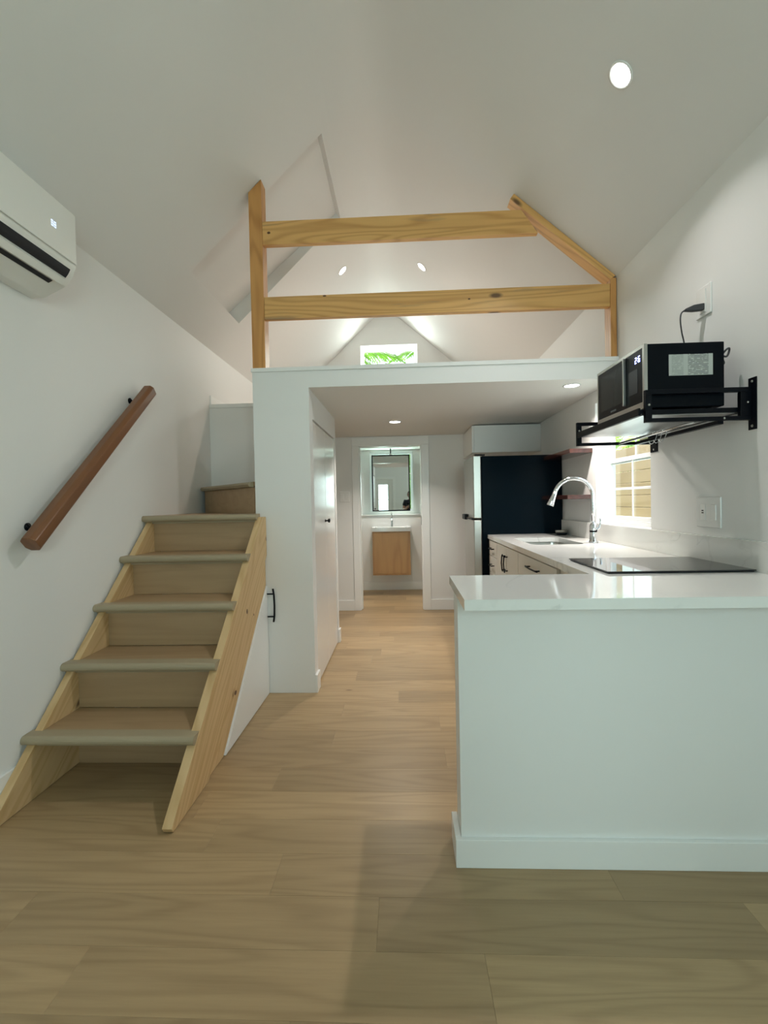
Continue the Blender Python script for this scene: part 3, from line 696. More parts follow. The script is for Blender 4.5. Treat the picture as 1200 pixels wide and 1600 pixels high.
# base cabinets along the right wall, fronts facing the aisle
XC = 0.757
def pull(mb, p0, p1, out=(-1, 0, 0), bow=0.026, r=0.0048):
    p0, p1 = Vector(p0), Vector(p1); o_ = Vector(out); d_ = p1-p0
    mb.tube([p0-d_*0.13+o_*(bow-0.005), p0+o_*bow, (p0+p1)/2+o_*(bow+0.004), p1+o_*bow, p1+d_*0.13+o_*(bow-0.005)], r, 10)
    mb.tube([p0, p0+o_*bow], r*0.9, 8); mb.tube([p1, p1+o_*bow], r*0.9, 8)
def base_cabinet(y0, y1, kind, label):
    t = thing('base_cabinet', label, 'cabinet', ((XC+XR)/2, (y0+y1)/2, 0), 'base cabinets of the kitchen run')
    if kind == 'sink':
        MB().box(XC+0.001, XC+0.018, y0+.001, y1-.001, 0.10, 0.9225).box(XC+0.018, XR-0.001, y0+.001, y0+.018, 0.10, 0.9225).box(XC+0.018, XR-.001, y1-.018, y1-.001, 0.10, 0.9225).box(XC+0.018, XR-.001, y0+.018, y1-.018, 0.10, 0.118).build('carcass', M['cab'], t)
    else:
        box('carcass', M['cab'], t, XC+0.001, XR-0.001, y0+.001, y1-.001, 0.10, 0.9225)
    box('toe_kick', M['cab'], t, XC+0.06, XR-0.001, y0+.001, y1-.001, 0.001, 0.0995)
    g = 0.0025
    def front(nm, a, b, c, d):
        f = box(nm, M['cab'], t, XC-0.018, XC, a+g, b-g, c+g, d-g, bev=0.0015); return f
    def addpull(f, p0, p1):
        mb = MB(); pull(mb, p0, p1); h_ = mb.build('handle', M['black'], f)
        h_.matrix_parent_inverse = (t.matrix_basis @ Matrix.Identity(4)).inverted() @ t.matrix_basis
        h_['label'] = 'black bow handle'
    if kind == 'sink':
        ym = (y0+y1)/2
        for a, b, yh in ((y0, ym, ym-0.034), (ym, y1, ym+0.034)):
            f = front('door', a, b, 0.102, 0.915); addpull(f, (XC-0.018, yh, 0.745), (XC-0.018, yh, 0.845))
    else:
        n = 3; hts = [0.915, 0.770, 0.440, 0.102] if kind != 'small' else [0.915, 0.785, 0.640, 0.440, 0.102]
        for a, b in zip(hts[1:], hts[:-1]):
            f = front('drawer', y0, y1, a, b); zc_ = min((a+b)/2, b-0.05) if kind == 'small' else b-0.055
            hw = 0.095 if kind != 'small' else 0.05; yc = (y0+y1)/2
            addpull(f, (XC-0.018, yc-hw, zc_), (XC-0.018, yc+hw, zc_))
base_cabinet(2.27, 3.028, 'drawer', 'cream drawer cabinet with wide top drawer nearest the cooktop')
base_cabinet(3.030, 3.705, 'sink', 'cream two door cabinet with upright black handles under the sink')
base_cabinet(3.707, 4.040, 'small', 'narrow cream cabinet of stacked drawers next to the fridge')
t = thing('base_cabinet', 'plain cream corner cabinet hidden under the cooktop behind the peninsula', 'cabinet', (1.0, 2.0, 0))
box('carcass', M['cab'], t, XC, XR-0.001, 1.692, 2.268, 0.10, 0.9225)
box('toe_kick', M['cab'], t, XC+0.06, XR-0.001, 1.692, 2.268, 0.001, 0.0995)

# fridge
FY0, FY1 = 4.055, 4.650
fr = thing('refrigerator', 'top freezer refrigerator with stainless doors and glossy black side', 'refrigerator', (1.0, 4.35, 0))
box('cabinet', M['fridgeside'], fr, 0.688, XR-0.006, FY0+0.004, FY1, 0.03, 1.640, bev=0.006)
for a in (0.72, 1.30):
    for b in (FY0+0.03, FY1-0.07): box('foot', M['black'], fr, a, a+0.04, b, b+0.04, 0.001, 0.0295)
box('freezer_door', M['steel'], fr, 0.614, 0.680, FY0, FY1, 1.098, 1.645, bev=0.006)
box('fridge_door', M['steel'], fr, 0.614, 0.680, FY0, FY1, 0.050, 1.084, bev=0.006)
box('door_gasket', M['black'], fr, 0.6805, 0.6875, FY0+0.012, FY1-0.012, 0.055, 1.636)
tag(MB().box(0.584, 0.6135, FY1-0.22, FY1-0.03, 1.075, 1.125, bev=0.006).build('handle', M['black'], fr), 'black grip between the two doors')
tag(box('handle_end', M['black'], fr, 0.596, 0.6135, FY0+0.012, FY1-0.24, 1.086, 1.097, bev=0.002), 'thin black strip between the two doors')
box('hinge_cover', M['black'], fr, 0.63, 0.72, FY0+0.01, FY0+0.05, 1.646, 1.658, bev=0.003)
# cabinet over and behind the fridge
oc = thing('wall_cabinet', 'white overhead cabinet tucked under the ceiling above the fridge', 'cabinet', (1.05, 4.67, 1.735))
box('carcass', M['trim'], oc, 0.720, XR-0.001, 4.672, YB-0.001, 1.735, 2.006, bev=0.001)
box('door', M['trim'], oc, 0.700, 0.7185, 4.674, YB-0.003, 1.737, 2.004, bev=0.0015)
# floating shelves
for z, x0, lab in ((1.588, 1.219, 'upper red brown floating shelf on the right wall beside the fridge'), (1.251, 1.200, 'lower red brown floating shelf behind the faucet arch')):
    s_ = box('floating_shelf', M['redwood'], None, x0, XR-0.001, 3.424, 4.048, z, z+0.031, bev=0.0015)
    tag(s_, lab, 'shelf', 'red brown floating shelves')

# ------------------------------------------------------------------ microwave rack
rk = thing('wall_rack', 'black metal wall rack with open side frames holding the microwave', 'shelf', (1.18, 2.23, 1.55))
def side_frame(y0, y1, xf_, zlo, zup, wy0, wy1):
    mb = MB(); b = 0.016
    mb.box(xf_, XR-0.004, y0, y1, zlo, zlo+b, bev=0.001)
    mb.box(xf_, XR-0.004, y0, y1, zup-0.018, zup, bev=0.001)
    mb.box(xf_, xf_+0.025, y0, y1, zlo+b, zup-0.018, bev=0.001)
    mb.box(XR-0.045, XR-0.004, y0, y1, zlo+b, zup-0.018, bev=0.001)
    f = mb.build('side_frame', M['black'], rk)
    pl = box('wall_plate', M['black'], f, XR-0.0038, XR-0.0006, wy0, wy1, zlo-0.04, zup+0.035)
    for zz in (zlo-0.025, zup+0.020):
        s = MB().lathe([(0, 0.0), (0.006, 0.0), (0.004, 0.003), (0, 0.0035)], (XR-0.0042, (wy0+wy1)/2, zz), (-1, 0, 0), 12).build('screw', M['steel'], f)
    for xx, zz in ((xf_+0.0125, 1.622), (XR-0.018, 1.622), (1.275, zlo+0.008)):
        s = MB().lathe([(0, 0.0), (0.0055, 0.0), (0.004, 0.003), (0, 0.004)], (xx, y0-0.0004, zz), (0, -1, 0), 12).build('bolt', M['steel'], f)
side_frame(1.886, 1.905, 0.972, 1.553, 1.682, 1.862, 1.904)
side_frame(2.562, 2.580, 0.953, 1.541, 1.668, 2.562, 2.635)
box('shelf_board', M['black'], rk, 0.962, XR-0.012, 1.906, 2.561, 1.588, 1.606, bev=0.001)
box('shelf_lip', M['black'], rk, 0.953, 0.9615, 1.906, 2.561, 1.583, 1.614, bev=0.001)
tag(box('shelf_underside', plain('grey_metal_sheet', (0.42, 0.43, 0.43), 0.28, 0.9), rk, 0.972, XR-0.05, 1.915, 2.552, 1.5848, 1.5875), 'reflective grey metal underside of the shelf')
box('back_rail', M['black'], rk, 1.262, 1.285, 1.9055, 2.5615, 1.541, 1.556)
tag(MB().tube([(1.175, 1.9055, 1.553), (1.175, 2.5615, 1.548)], 0.006, 12).build('hanging_rod', M['rod'], rk), 'thin shiny steel rod under the shelf')
hk0 = None
for i, yy in enumerate((2.205, 2.165, 2.125)):
    pts = []
    for a in range(200, -31, -22): pts.append((1.175+0.0082*math.cos(math.radians(a)), yy, 1.5615+0.0075*math.sin(math.radians(a))-0.003))
    pts = [(1.1668, yy, 1.548), (1.167, yy, 1.556), (1.1705, yy, 1.5605), (1.175, yy, 1.562), (1.180, yy, 1.560), (1.1845, yy, 1.553), (1.185, yy, 1.540), (1.178, yy, 1.520), (1.168, yy, 1.506), (1.160, yy, 1.502), (1.152, yy, 1.507), (1.149, yy, 1.517)]
    cx = 1.175
    if hk0 is None:
        hk0 = MB().tube(pts, 0.0019, 8).build('hook', M['chrome']); hk = hk0
    else:
        hk = hk0.copy(); COL.objects.link(hk)
        hk.location.y = yy-2.205
    tag(hk, ('thin chrome S hook farthest along the rod under the black rack', 'thin chrome S hook in the middle of the three on the rod', 'thin chrome S hook nearest to the viewer on the rack rod')[i], 'hook', 'chrome hooks on the rack rod')

# microwave
mw = thing('microwave', 'black microwave oven with stainless framed front and a paper label on its side', 'microwave', (1.13, 2.14, 1.607))
MX0, MX1, MY0, MY1, MZ0, MZ1 = 0.984, 1.302, 1.920, 2.368, 1.6155, 1.876
box('shell', M['mwside'], mw, MX0+0.014, MX1, MY0+0.003, MY1-0.003, MZ0+0.002, MZ1, bev=0.004)
for a in (MX0+0.04, MX1-0.04):
    for b in (MY0+0.04, MY1-0.04): MB().lathe([(0, 0), (0.012, 0), (0.012, MZ0-1.6068+0.002), (0, MZ0-1.6068+0.002)], (a, b, 1.6066), 'Z', 14).build('foot', M['black'], mw)
# stainless surround (front faces the aisle)
ys = 2.062                       # split between door and control panel
MB().holed([(MX0, MY0, MZ0), (MX0, MY1, MZ0), (MX0, MY1, MZ1), (MX0, MY0, MZ1)],
    [[(MX0, MY0+0.014, MZ0+0.028), (MX0, MY1-0.010, MZ0+0.028), (MX0, MY1-0.010, MZ1-0.012), (MX0, MY0+0.014, MZ1-0.012)]], (0.0135, 0, 0)).build('front_frame', M['steel'], mw)
dpan = box('door', M['blackgloss'], mw, MX0+0.001, MX0+0.013, ys+0.009, MY1-0.0105, MZ0+0.0285, MZ1-0.0125, bev=0.001)
w_ = box('door_window', plain('microwave_window', (0.022, 0.028, 0.030), 0.2, spec=0.15), dpan, MX0+0.0002, MX0+0.0009, ys+0.035, MY1-0.04, MZ0+0.062, MZ1-0.035)
h_ = box('handle', M['steel'], dpan, MX0-0.012, MX0+0.0009, ys+0.010, ys+0.020, MZ0+0.040, MZ1-0.014, bev=0.002)
nm_ = box('nameplate', plain('grey_print', (0.16, 0.18, 0.19), 0.4), dpan, MX0+0.0004, MX0+0.0009, 2.17, 2.225, MZ0+0.040, MZ0+0.048)
pan = box('control_panel', M['blackgloss'], mw, MX0+0.001, MX0+0.013, MY0+0.0145, ys+0.008, MZ0+0.0285, MZ1-0.0125, bev=0.001)
kp = box('keypad', plain('keypad', (0.02, 0.03, 0.045), 0.25), pan, MX0+0.0002, MX0+0.0009, MY0+0.055, ys-0.012, MZ0+0.075, MZ1-0.085)
SEG = {'2': 'abged', '6': 'acdefg', '1': 'bc'}
def digits(mb, txt, x, ystart, z, w, hgt, t):
    """seven segment digits on a panel facing -x; text runs towards -y"""
    yy = ystart
    for ch in txt:
        if ch == ':':
            for q in (0.3, 0.7): mb.box(x, x+0.0004, yy-t, yy, z+hgt*q-t/2, z+hgt*q+t/2)
            yy -= w*0.5; continue
        for s in SEG[ch]:
            y1_, y0_ = yy, yy-w
            zz = {'a': (z+hgt-t, z+hgt), 'g': (z+hgt/2-t/2, z+hgt/2+t/2), 'd': (z, z+t)}
            if s in zz: mb.box(x, x+0.0004, y0_, y1_, *zz[s])
            elif s == 'f': mb.box(x, x+0.0004, y1_-t, y1_, z+hgt/2, z+hgt)
            elif s == 'e': mb.box(x, x+0.0004, y1_-t, y1_, z, z+hgt/2)
            elif s == 'b': mb.box(x, x+0.0004, y0_, y0_+t, z+hgt/2, z+hgt)
            elif s == 'c': mb.box(x, x+0.0004, y0_, y0_+t, z, z+hgt/2)
        yy -= w*1.45
    return mb
dg = digits(MB(), '2:6', MX0+0.0004, 1.995, MZ1-0.062, 0.014, 0.026, 0.004).build('clock_digits', M['digits'], pan)
# paper label with small printed lines, flat on the shell
def label_mat():
    mt, nt, b = newmat('printed_label'); L = nt.links
    tc = nt.nodes.new('ShaderNodeTexCoord'); sp = nt.nodes.new('ShaderNodeSeparateXYZ'); L.new(tc.outputs['Generated'], sp.inputs[0])
    ln_ = nt.nodes.new('ShaderNodeMath'); ln_.operation = 'MULTIPLY'; ln_.inputs[1].default_value = 15; L.new(sp.outputs['Z'], ln_.inputs[0])
    fr_ = nt.nodes.new('ShaderNodeMath'); fr_.operation = 'FRACT'; L.new(ln_.outputs[0], fr_.inputs[0])
    gt = nt.nodes.new('ShaderNodeMath'); gt.operation = 'GREATER_THAN'; gt.inputs[1].default_value = 0.5; L.new(fr_.outputs[0], gt.inputs[0])
    n = nt.nodes.new('ShaderNodeTexNoise'); n.inputs['Scale'].default_value = 1.0; mp = nt.nodes.new('ShaderNodeMapping'); mp.inputs['Scale'].default_value = (14, 1, 15)
    L.new(tc.outputs['Generated'], mp.inputs['Vector']); L.new(mp.outputs[0], n.inputs['Vector'])
    g2 = nt.nodes.new('ShaderNodeMath'); g2.operation = 'GREATER_THAN'; g2.inputs[1].default_value = 0.43; L.new(n.outputs['Fac'], g2.inputs[0])
    # column gap and margins along x
    col = nt.nodes.new('ShaderNodeValToRGB'); cr = col.color_ramp; cr.interpolation = 'CONSTANT'
    cr.elements[0].position = 0; cr.elements[0].color = (0, 0, 0, 1); cr.elements[1].position = 0.06; cr.elements[1].color = (.5, .5, .5, 1)
    for p, v in ((0.33, 0.0), (0.43, 1.0), (0.90, 0.0)):
        e_ = cr.elements.new(p); e_.color = (v, v, v, 1)
    L.new(sp.outputs['X'], col.inputs[0])
    a = nt.nodes.new('ShaderNodeMath'); a.operation = 'MULTIPLY'; L.new(gt.outputs[0], a.inputs[0]); L.new(g2.outputs[0], a.inputs[1])
    c = nt.nodes.new('ShaderNodeMath'); c.operation = 'MULTIPLY'; L.new(a.outputs[0], c.inputs[0]); L.new(col.outputs[0], c.inputs[1])
    mx = nt.nodes.new('ShaderNodeMix'); mx.data_type = 'RGBA'; mx.inputs[6].default_value = (0.50, 0.52, 0.49, 1); mx.inputs[7].default_value = (0.13, 0.13, 0.13, 1)
    L.new(c.outputs[0], mx.inputs[0]); L.new(mx.outputs[2], b.inputs['Base Color']); b.inputs['Roughness'].default_value = 0.5
    return mt
tag(box('label', label_mat(), mw, 1.083, 1.256, MY0+0.0022, MY0+0.0028, 1.744, 1.829), 'pale grey paper label printed with small text')
# power cord and plug into the outlet above
ol = thing('outlet', 'white wall outlet high on the right wall above the microwave', 'outlet', (XR, 2.17, 2.135))
box('cover_plate', M['plastic'], ol, XR-0.007, XR-0.0005, 2.120, 2.222, 2.070, 2.204, bev=0.003)
box('receptacle', M['plastic'], ol, XR-0.0105, XR-0.0072, 2.150, 2.192, 2.085, 2.189, bev=0.002)
pg = thing('power_cord', 'black power cord plugged into the high outlet and hanging to the microwave', 'cord', (XR-0.05, 2.17, 2.0))
MB().prism([(XR-0.0107, 2.154, 2.095), (XR-0.0107, 2.154, 2.125), (XR-0.05, 2.162, 2.122), (XR-0.085, 2.168, 2.108), (XR-0.085, 2.168, 2.100), (XR-0.05, 2.162, 2.095)], (0, 0.024, 0), bev=0.003).build('plug', M['cord'], pg)
cpts = [(XR-0.082, 2.180, 2.104), (XR-0.097, 2.182, 2.092), (XR-0.100, 2.185, 2.060), (XR-0.085, 2.20, 2.01), (XR-0.066, 2.215, 1.965), (XR-0.058, 2.225, 1.90), (XR-0.055, 2.22, 1.80)]
def smooth_path(pts, n=6):
    out = []; P = [Vector(p) for p in pts]
    for i in range(len(P)-1):
        a, b, c, d = P[max(i-1, 0)], P[i], P[i+1], P[min(i+2, len(P)-1)]
        for k in range(n):
            t = k/n
            out.append(0.5*((2*b)+(c-a)*t+(2*a-5*b+4*c-d)*t*t+(-a+3*b-3*c+d)*t**3))
    out.append(P[-1]); return out
MB().tube(smooth_path(cpts), 0.0032, 8).build('cable', M['cord'], pg)
lp = [(1.306, 1.99, 1.80), (1.325, 1.955, 1.845), (1.338, 1.95, 1.855), (1.345, 1.96, 1.845), (1.335, 1.96, 1.825), (1.318, 1.97, 1.83), (1.328, 1.965, 1.80), (1.322, 1.99, 1.79)]
MB().tube(smooth_path(lp), 0.004, 8).build('coiled_cable', M['cord'], pg)
# switch plates
sp_ = thing('switch_plate', 'double white wall plate with outlet and rocker switch above the backsplash', 'switch', (XR, 2.145, 1.18))
box('cover_plate', M['plastic'], sp_, XR-0.008, XR-0.0005, 2.062, 2.228, 1.112, 1.250, bev=0.004)
box('rocker', M['plastic'], sp_, XR-0.0125, XR-0.0082, 2.087, 2.122, 1.146, 1.216, bev=0.002)
rcp = box('receptacle', M['plastic'], sp_, XR-0.0105, XR-0.0082, 2.160, 2.197, 1.143, 1.219, bev=0.002)
tag(MB().box(XR-0.0118, XR-0.0106, 2.171, 2.184, 1.186, 1.191).box(XR-0.0118, XR-0.0106, 2.171, 2.184, 1.176, 1.181).build('test_button', M['black'], sp_), 'two tiny black buttons')
s2 = thing('switch_plate', 'white double switch plate on the hall back wall left of the bathroom door', 'switch', (-0.68, YB, 1.33))
box('cover_plate', M['plastic'], s2, -0.738, -0.622, YB-0.007, YB-0.0005, 1.267, 1.388, bev=0.003)
for a in (-0.708, -0.652 - 0.033+0.033): box('rocker', M['plastic'], s2, a-0.016, a+0.016, YB-0.010, YB-0.0072, 1.295, 1.360, bev=0.001)

# ================================================================== BATHROOM
va = thing('vanity', 'floating honey oak vanity cabinet with thin white basin top', 'vanity', (-0.17, 6.4, 0.26))
VY = 6.235
def zat(z_): return z_
MB().box(-0.430, 0.086, VY+0.018, YG-0.001, 0.262, 0.858, bev=0.001).build('carcass', M['vanity'], va)
box('door', M['vanity'], va, -0.405, 0.070, VY, VY+0.0175, 0.285, 0.840, bev=0.002)
bs = MB().holed([(-0.440, VY-0.012, 0.859), (0.092, VY-0.012, 0.859), (0.092, YG-0.001, 0.859), (-0.440, YG-0.001, 0.859)],
    [[(a, b, 0.859) for a, b in rrect(-0.39, 0.04, VY+0.03, YG-0.11, 0.03)]], (0, 0, 0.052)).build('basin_top', M['porcelain'], va)
mb = MB(); r1 = rrect(-0.39, 0.04, VY+0.03, YG-0.11, 0.03); r2 = rrect(-0.37, 0.02, VY+0.05, YG-0.13, 0.03)
va_ = [mb.bm.verts.new((a, b, 0.905)) for a, b in r1]; vb_ = [mb.bm.verts.new((a, b, 0.865)) for a, b in r2]
for k in range(len(va_)): mb.bm.faces.new((va_[k], va_[(k+1) % len(va_)], vb_[(k+1) % len(va_)], vb_[k]))
mb.bm.faces.new(vb_); mb.build('basin_bowl', M['porcelain'], va)
vf = thing('basin_faucet', 'slim chrome single lever faucet on the bathroom basin', 'faucet', (-0.168, 6.50, 0.911))
MB().lathe([(0, 0.0005), (0.022, 0.0005), (0.022, 0.006), (0.017, 0.010), (0.016, 0.13), (0.019, 0.14), (0.019, 0.165), (0.012, 0.172), (0, 0.173)], (-0.168, 6.51, 0.911), 'Z', 22).build('body', M['chrome'], vf)
MB().tube([(-0.168, 6.505, 1.005), (-0.168, 6.44, 1.015), (-0.168, 6.415, 0.995), (-0.168, 6.412, 0.985)], [0.012, 0.011, 0.011, 0.010], 14).build('spout', M['chrome'], vf)
MB().tube([(-0.168, 6.51, 1.075), (-0.168, 6.48, 1.10), (-0.168, 6.455, 1.108)], [0.009, 0.006, 0.006], 10).build('lever', M['chrome'], vf)
# mirror hanging from the ceiling in front of the window
mi = thing('mirror', 'black framed rectangular mirror hung in front of the bathroom window', 'mirror', (-0.17, YG, 1.13))
m0, m1, mz0, mz1, my = -0.440, 0.098, 1.128, 1.928, YG-0.030
MB().holed([(m0, my, mz0), (m1, my, mz0), (m1, my, mz1), (m0, my, mz1)], [[(m0+.016, my, mz0+.016), (m1-.016, my, mz0+.016), (m1-.016, my, mz1-.016), (m0+.016, my, mz1-.016)]], (0, 0.022, 0)).build('frame', M['black'], mi)
box('mirror_glass', M['mirror'], mi, m0+.0165, m1-.0165, my+0.006, my+0.010, mz0+.0165, mz1-.0165)
box('backing_board', M['dark'], mi, m0+.0115, m1-.0115, my+0.0105, my+0.018, mz0+.0115, mz1-.0115)
MB().tube([(-0.168, my+0.011, mz1+0.0005), (-0.168, my+0.011, ZK-0.0005)], 0.009, 12).build('hanging_rod', M['black'], mi)
MB().lathe([(0.0, 0), (0.020, 0), (0.020, 0.012), (0.009, 0.016)], (-0.168, my+0.011, mz1+0.0006), 'Z', 16).build('rod_clamp', M['steel'], mi)

# ================================================================== DOWNLIGHTS
def downlight(name, loc, nrm, r, label, power, color, lens, spread=125, group=None):
    t = thing(name, label, 'ceiling light', loc, group)
    n = Vector(nrm).normalized(); L0 = Vector(loc)
    MB().lathe([(r*1.02, 0.0008), (r*1.28, 0.0008), (r*1.28, 0.004), (r*1.15, 0.006), (r*1.02, 0.003), (r*1.02, 0.0008)], loc, n, 32, cap=False).build('trim_ring', M['plastic'], t)
    MB().lathe([(0, 0.0008), (r, 0.0008), (r, 0.0022), (0, 0.0022)], loc, n, 32).build('lens', lens, t)
    area('lamp', L0+n*0.009, (n+Vector((0, 0, -1.2))).normalized(), r*1.7, 0, power, color, spread, 'DISK')
WARM = (1.0, 0.80, 0.66); NEU = (1.0, 0.92, 0.84)
nR = Vector((-SR, 0, -1)).normalized(); nLL = Vector((SL, 0, -1)).normalized()
def onr(x, y): return (x, y, zc_r(x)-0.0002)
def onl(x, y): return (x, y, zc_l(x)-0.0002)
downlight('recessed_downlight', onr(0.951, 2.022), nR, 0.044, 'bright recessed downlight alone in the right ceiling slope at the front', 12, (1.0, 0.97, 0.95), M['lens'])
downlight('recessed_downlight', onl(-0.586, 4.828), nLL, 0.045, 'recessed downlight in the left slope over the loft, seen between the beams', 9, WARM, M['lens_warm'])
downlight('recessed_downlight', onr(0.235, 4.774), nR, 0.045, 'recessed downlight in the right slope over the loft, seen between the beams', 9, WARM, M['lens_warm'])
downlight('recessed_downlight', (-0.065, 4.392, ZK-0.0003), (0, 0, -1), 0.050, 'recessed downlight in the kitchen ceiling centred before the bathroom door', 13, NEU, M['lens'])
downlight('recessed_downlight', (1.150, 3.174, ZK-0.0003), (0, 0, -1), 0.045, 'recessed downlight in the kitchen ceiling above the sink by the right wall', 11, NEU, M['lens'])
downlight('recessed_downlight', (-0.177, 6.276, ZK-0.0003), (0, 0, -1), 0.065, 'recessed downlight in the bathroom ceiling above the mirror', 8, NEU, M['lens'])

# ================================================================== OUTSIDE
gr = struct(box('ground', plain('pale_dry_grass', (0.36, 0.40, 0.20), 0.9, var=0.3), None, -14, 16, -14, 22, -0.42, -0.30))
fn = thing('wooden_fence', 'tan horizontal board fence outside the kitchen window', 'fence', (2.7, 4, -0.3))
fm = wood('fence_board', (0.82, 0.68, 0.46), (0.60, 0.46, 0.28), 'Y', 0.6, 0.4, 5, 0.7, tone=0.08)
z = -0.28; fmesh = None
while z < 1.72:
    for ya_ in (0.2, 2.62, 5.04):
        if fmesh is None:
            b_ = box('board', fm, None, -0.010, 0.010, -1.20, 1.20, -0.068, 0.068, bev=0.003); fmesh = b_.data
        else:
            b_ = bpy.data.objects.new('board', fmesh); COL.objects.link(b_)
        b_.parent = fn; b_.location = (0, ya_+1.21-4, z+0.07+0.3)
    z += 0.142
for yp in (0.2, 2.61, 5.03, 7.45):
    box('post', fm, fn, 2.712, 2.80, yp-0.045, yp+0.045, -0.299, 1.78)
leafm = []
for i, c in enumerate(((0.10, 0.26, 0.03), (0.20, 0.42, 0.06), (0.32, 0.45, 0.07))):
    mt, nt, b = newmat('leaf_green_%s' % 'abc'[i]); b.inputs['Base Color'].default_value = (*c, 1); b.inputs['Roughness'].default_value = 0.45
    tr = nt.nodes.new('ShaderNodeBsdfTranslucent'); tr.inputs[0].default_value = (*[min(1, q*1.5) for q in c], 1)
    mx = nt.nodes.new('ShaderNodeMixShader'); mx.inputs[0].default_value = 0.5
    nt.links.new(b.outputs[0], mx.inputs[1]); nt.links.new(tr.outputs[0], mx.inputs[2]); nt.links.new(mx.outputs[0], nt.nodes['Material Output'].inputs[0])
    leafm.append(mt)
bark = plain('palm_bark', (0.25, 0.20, 0.14), 0.9, bump=0.5, bscale=30)
def frond_mesh(L, mat, seed):
    r = random.Random(seed); mb = MB(); n = 26
    spine = [Vector((t*L*math.cos(0.2), 0, L*(0.42*t-0.62*t*t))) for t in [i/n for i in range(n+1)]]
    mb.tube(spine, [0.012*(1-i/(n+2)) for i in range(n+1)], 5)
    for i in range(3, n):
        t = i/n; p = spine[i]; ll = L*0.36*math.sin(math.pi*(0.12+0.85*t))
        for s in (-1, 1):
            d_ = Vector((0.55, s*0.9, -0.30+r.uniform(-.12, .12))).normalized()
            w_ = Vector((0.018, 0, 0.006))
            a = p; tip = p+d_*ll+Vector((0, 0, -0.10*ll))
            mid = p+d_*ll*0.5
            vs = [mb.bm.verts.new(q) for q in (a-w_*0.5, mid-w_, tip, mid+w_)]
            mb.bm.faces.new(vs)
    me = bpy.data.meshes.new('frond'); mb.bm.to_mesh(me); mb.bm.free(); me.materials.append(mat); return me
fronds = [frond_mesh(1.5, leafm[0], 1), frond_mesh(1.5, leafm[1], 2), frond_mesh(1.4, leafm[2], 3)]
def palm(loc, h, n, label, s=1.0):
    t = thing('palm_tree', label, 'palm', loc, 'palms outside the windows')
    MB().tube([Vector(loc)+Vector((0.05*math.sin(k), 0.03*k, h*k/6)) for k in range(7)], [0.11-0.008*k for k in range(7)], 10).build('trunk', bark, t)
    top = Vector((0.05*math.sin(6), 0.18, h-0.02)); rp = random.Random(int(loc[0]*100)+n)
    for k in range(n):
        o = bpy.data.objects.new('frond', fronds[k % 3]); COL.objects.link(o); o.parent = t
        o.location = top; o.rotation_euler = (rp.uniform(-.2, .2), rp.uniform(-1.0, 0.5), 2*math.pi*k/n+rp.uniform(-.2, .2)); o.scale = (s, s, s)
palm((-1.35, 8.9, -0.299), 4.45, 22, 'palm with arching fronds outside left of the gable window')
palm((1.05, 11.2, -0.299), 5.2, 22, 'palm with drooping fronds outside right of the gable window')
palm((4.7, 10.4, -0.299), 2.5, 15, 'palm crown showing above the fence outside the kitchen window')
palm((3.95, 7.5, -0.299), 2.7, 14, 'nearer palm above the fence outside the kitchen window')
# hedge shrub outside the bathroom window
def shrub(name, loc, rx, ry, h, n, label, seed):
    t = thing(name, label, 'shrub', loc); r = random.Random(seed); mb = MB()
    for k in range(n):
        a = r.uniform(0, 2*math.pi); q = r.random()**0.4; z_ = r.uniform(0.15, 1)
        c = Vector((loc[0]+rx*q*math.cos(a)*math.sqrt(max(0.1, 1-(z_-.5)**2)), loc[1]+ry*q*math.sin(a), loc[2]+h*z_))
        u = Vector((r.gauss(0, 1), r.gauss(0, 1), r.gauss(0, 1))).normalized()*0.06; v = u.orthogonal().normalized()*0.022
        vs = [mb.bm.verts.new(c+p) for p in (-u, v, u, -v)]; mb.bm.faces.new(vs)
    f = mb.build('foliage', leafm[1], t); f['kind'] = 'stuff'
    MB().tube([Vector(loc)+Vector((0, 0, 0.001)), Vector(loc)+Vector((0.02, 0, h*0.7))], [0.05, 0.02], 8).build('stem', bark, t)
shrub('leafy_shrub', (-0.1, 7.7, -0.299), 0.5, 0.3, 2.7, 5000, 'dense green shrub close outside the bathroom window', 5)
shrub('leafy_shrub', (1.9, 8.6, -0.299), 0.7, 0.5, 2.5, 3500, 'bushy green shrub to the right outside the bathroom window', 6)

# ================================================================== PERSON (seen only in the bathroom mirror)
person = thing('person', 'person with short dark hair in a dark t-shirt reflected in the bathroom mirror', 'person', (0.20, -0.42, 0))
skin = plain('skin', (0.42, 0.25, 0.18), 0.5); hairm = plain('dark_hair', (0.012, 0.010, 0.010), 0.6); shirt = plain('dark_shirt', (0.010, 0.012, 0.020), 0.8); jeans = plain('dark_trousers', (0.03, 0.035, 0.05), 0.85); shoe = plain('dark_shoe', (0.02, 0.02, 0.02), 0.6)
PX, PY = 0.20, -0.42
def skinned(name, mat, parent, verts, edges, radii, root=0, sub=2):
    me = bpy.data.meshes.new(name); me.from_pydata([Vector(v) for v in verts], edges, []); me.materials.append(mat)
    o = bpy.data.objects.new(name, me); COL.objects.link(o)
    sk_ = o.modifiers.new('skin', 'SKIN'); sk_.use_smooth_shade = True
    for i, v in enumerate(me.skin_vertices[0].data):
        rr_ = radii[i]; v.radius = rr_ if isinstance(rr_, tuple) else (rr_, rr_); v.use_root = (i == root)
    ss = o.modifiers.new('sub', 'SUBSURF'); ss.levels = sub; ss.render_levels = sub
    o.parent = parent; o.matrix_parent_inverse = parent.matrix_basis.inverted()
    return o
z0 = 0.0
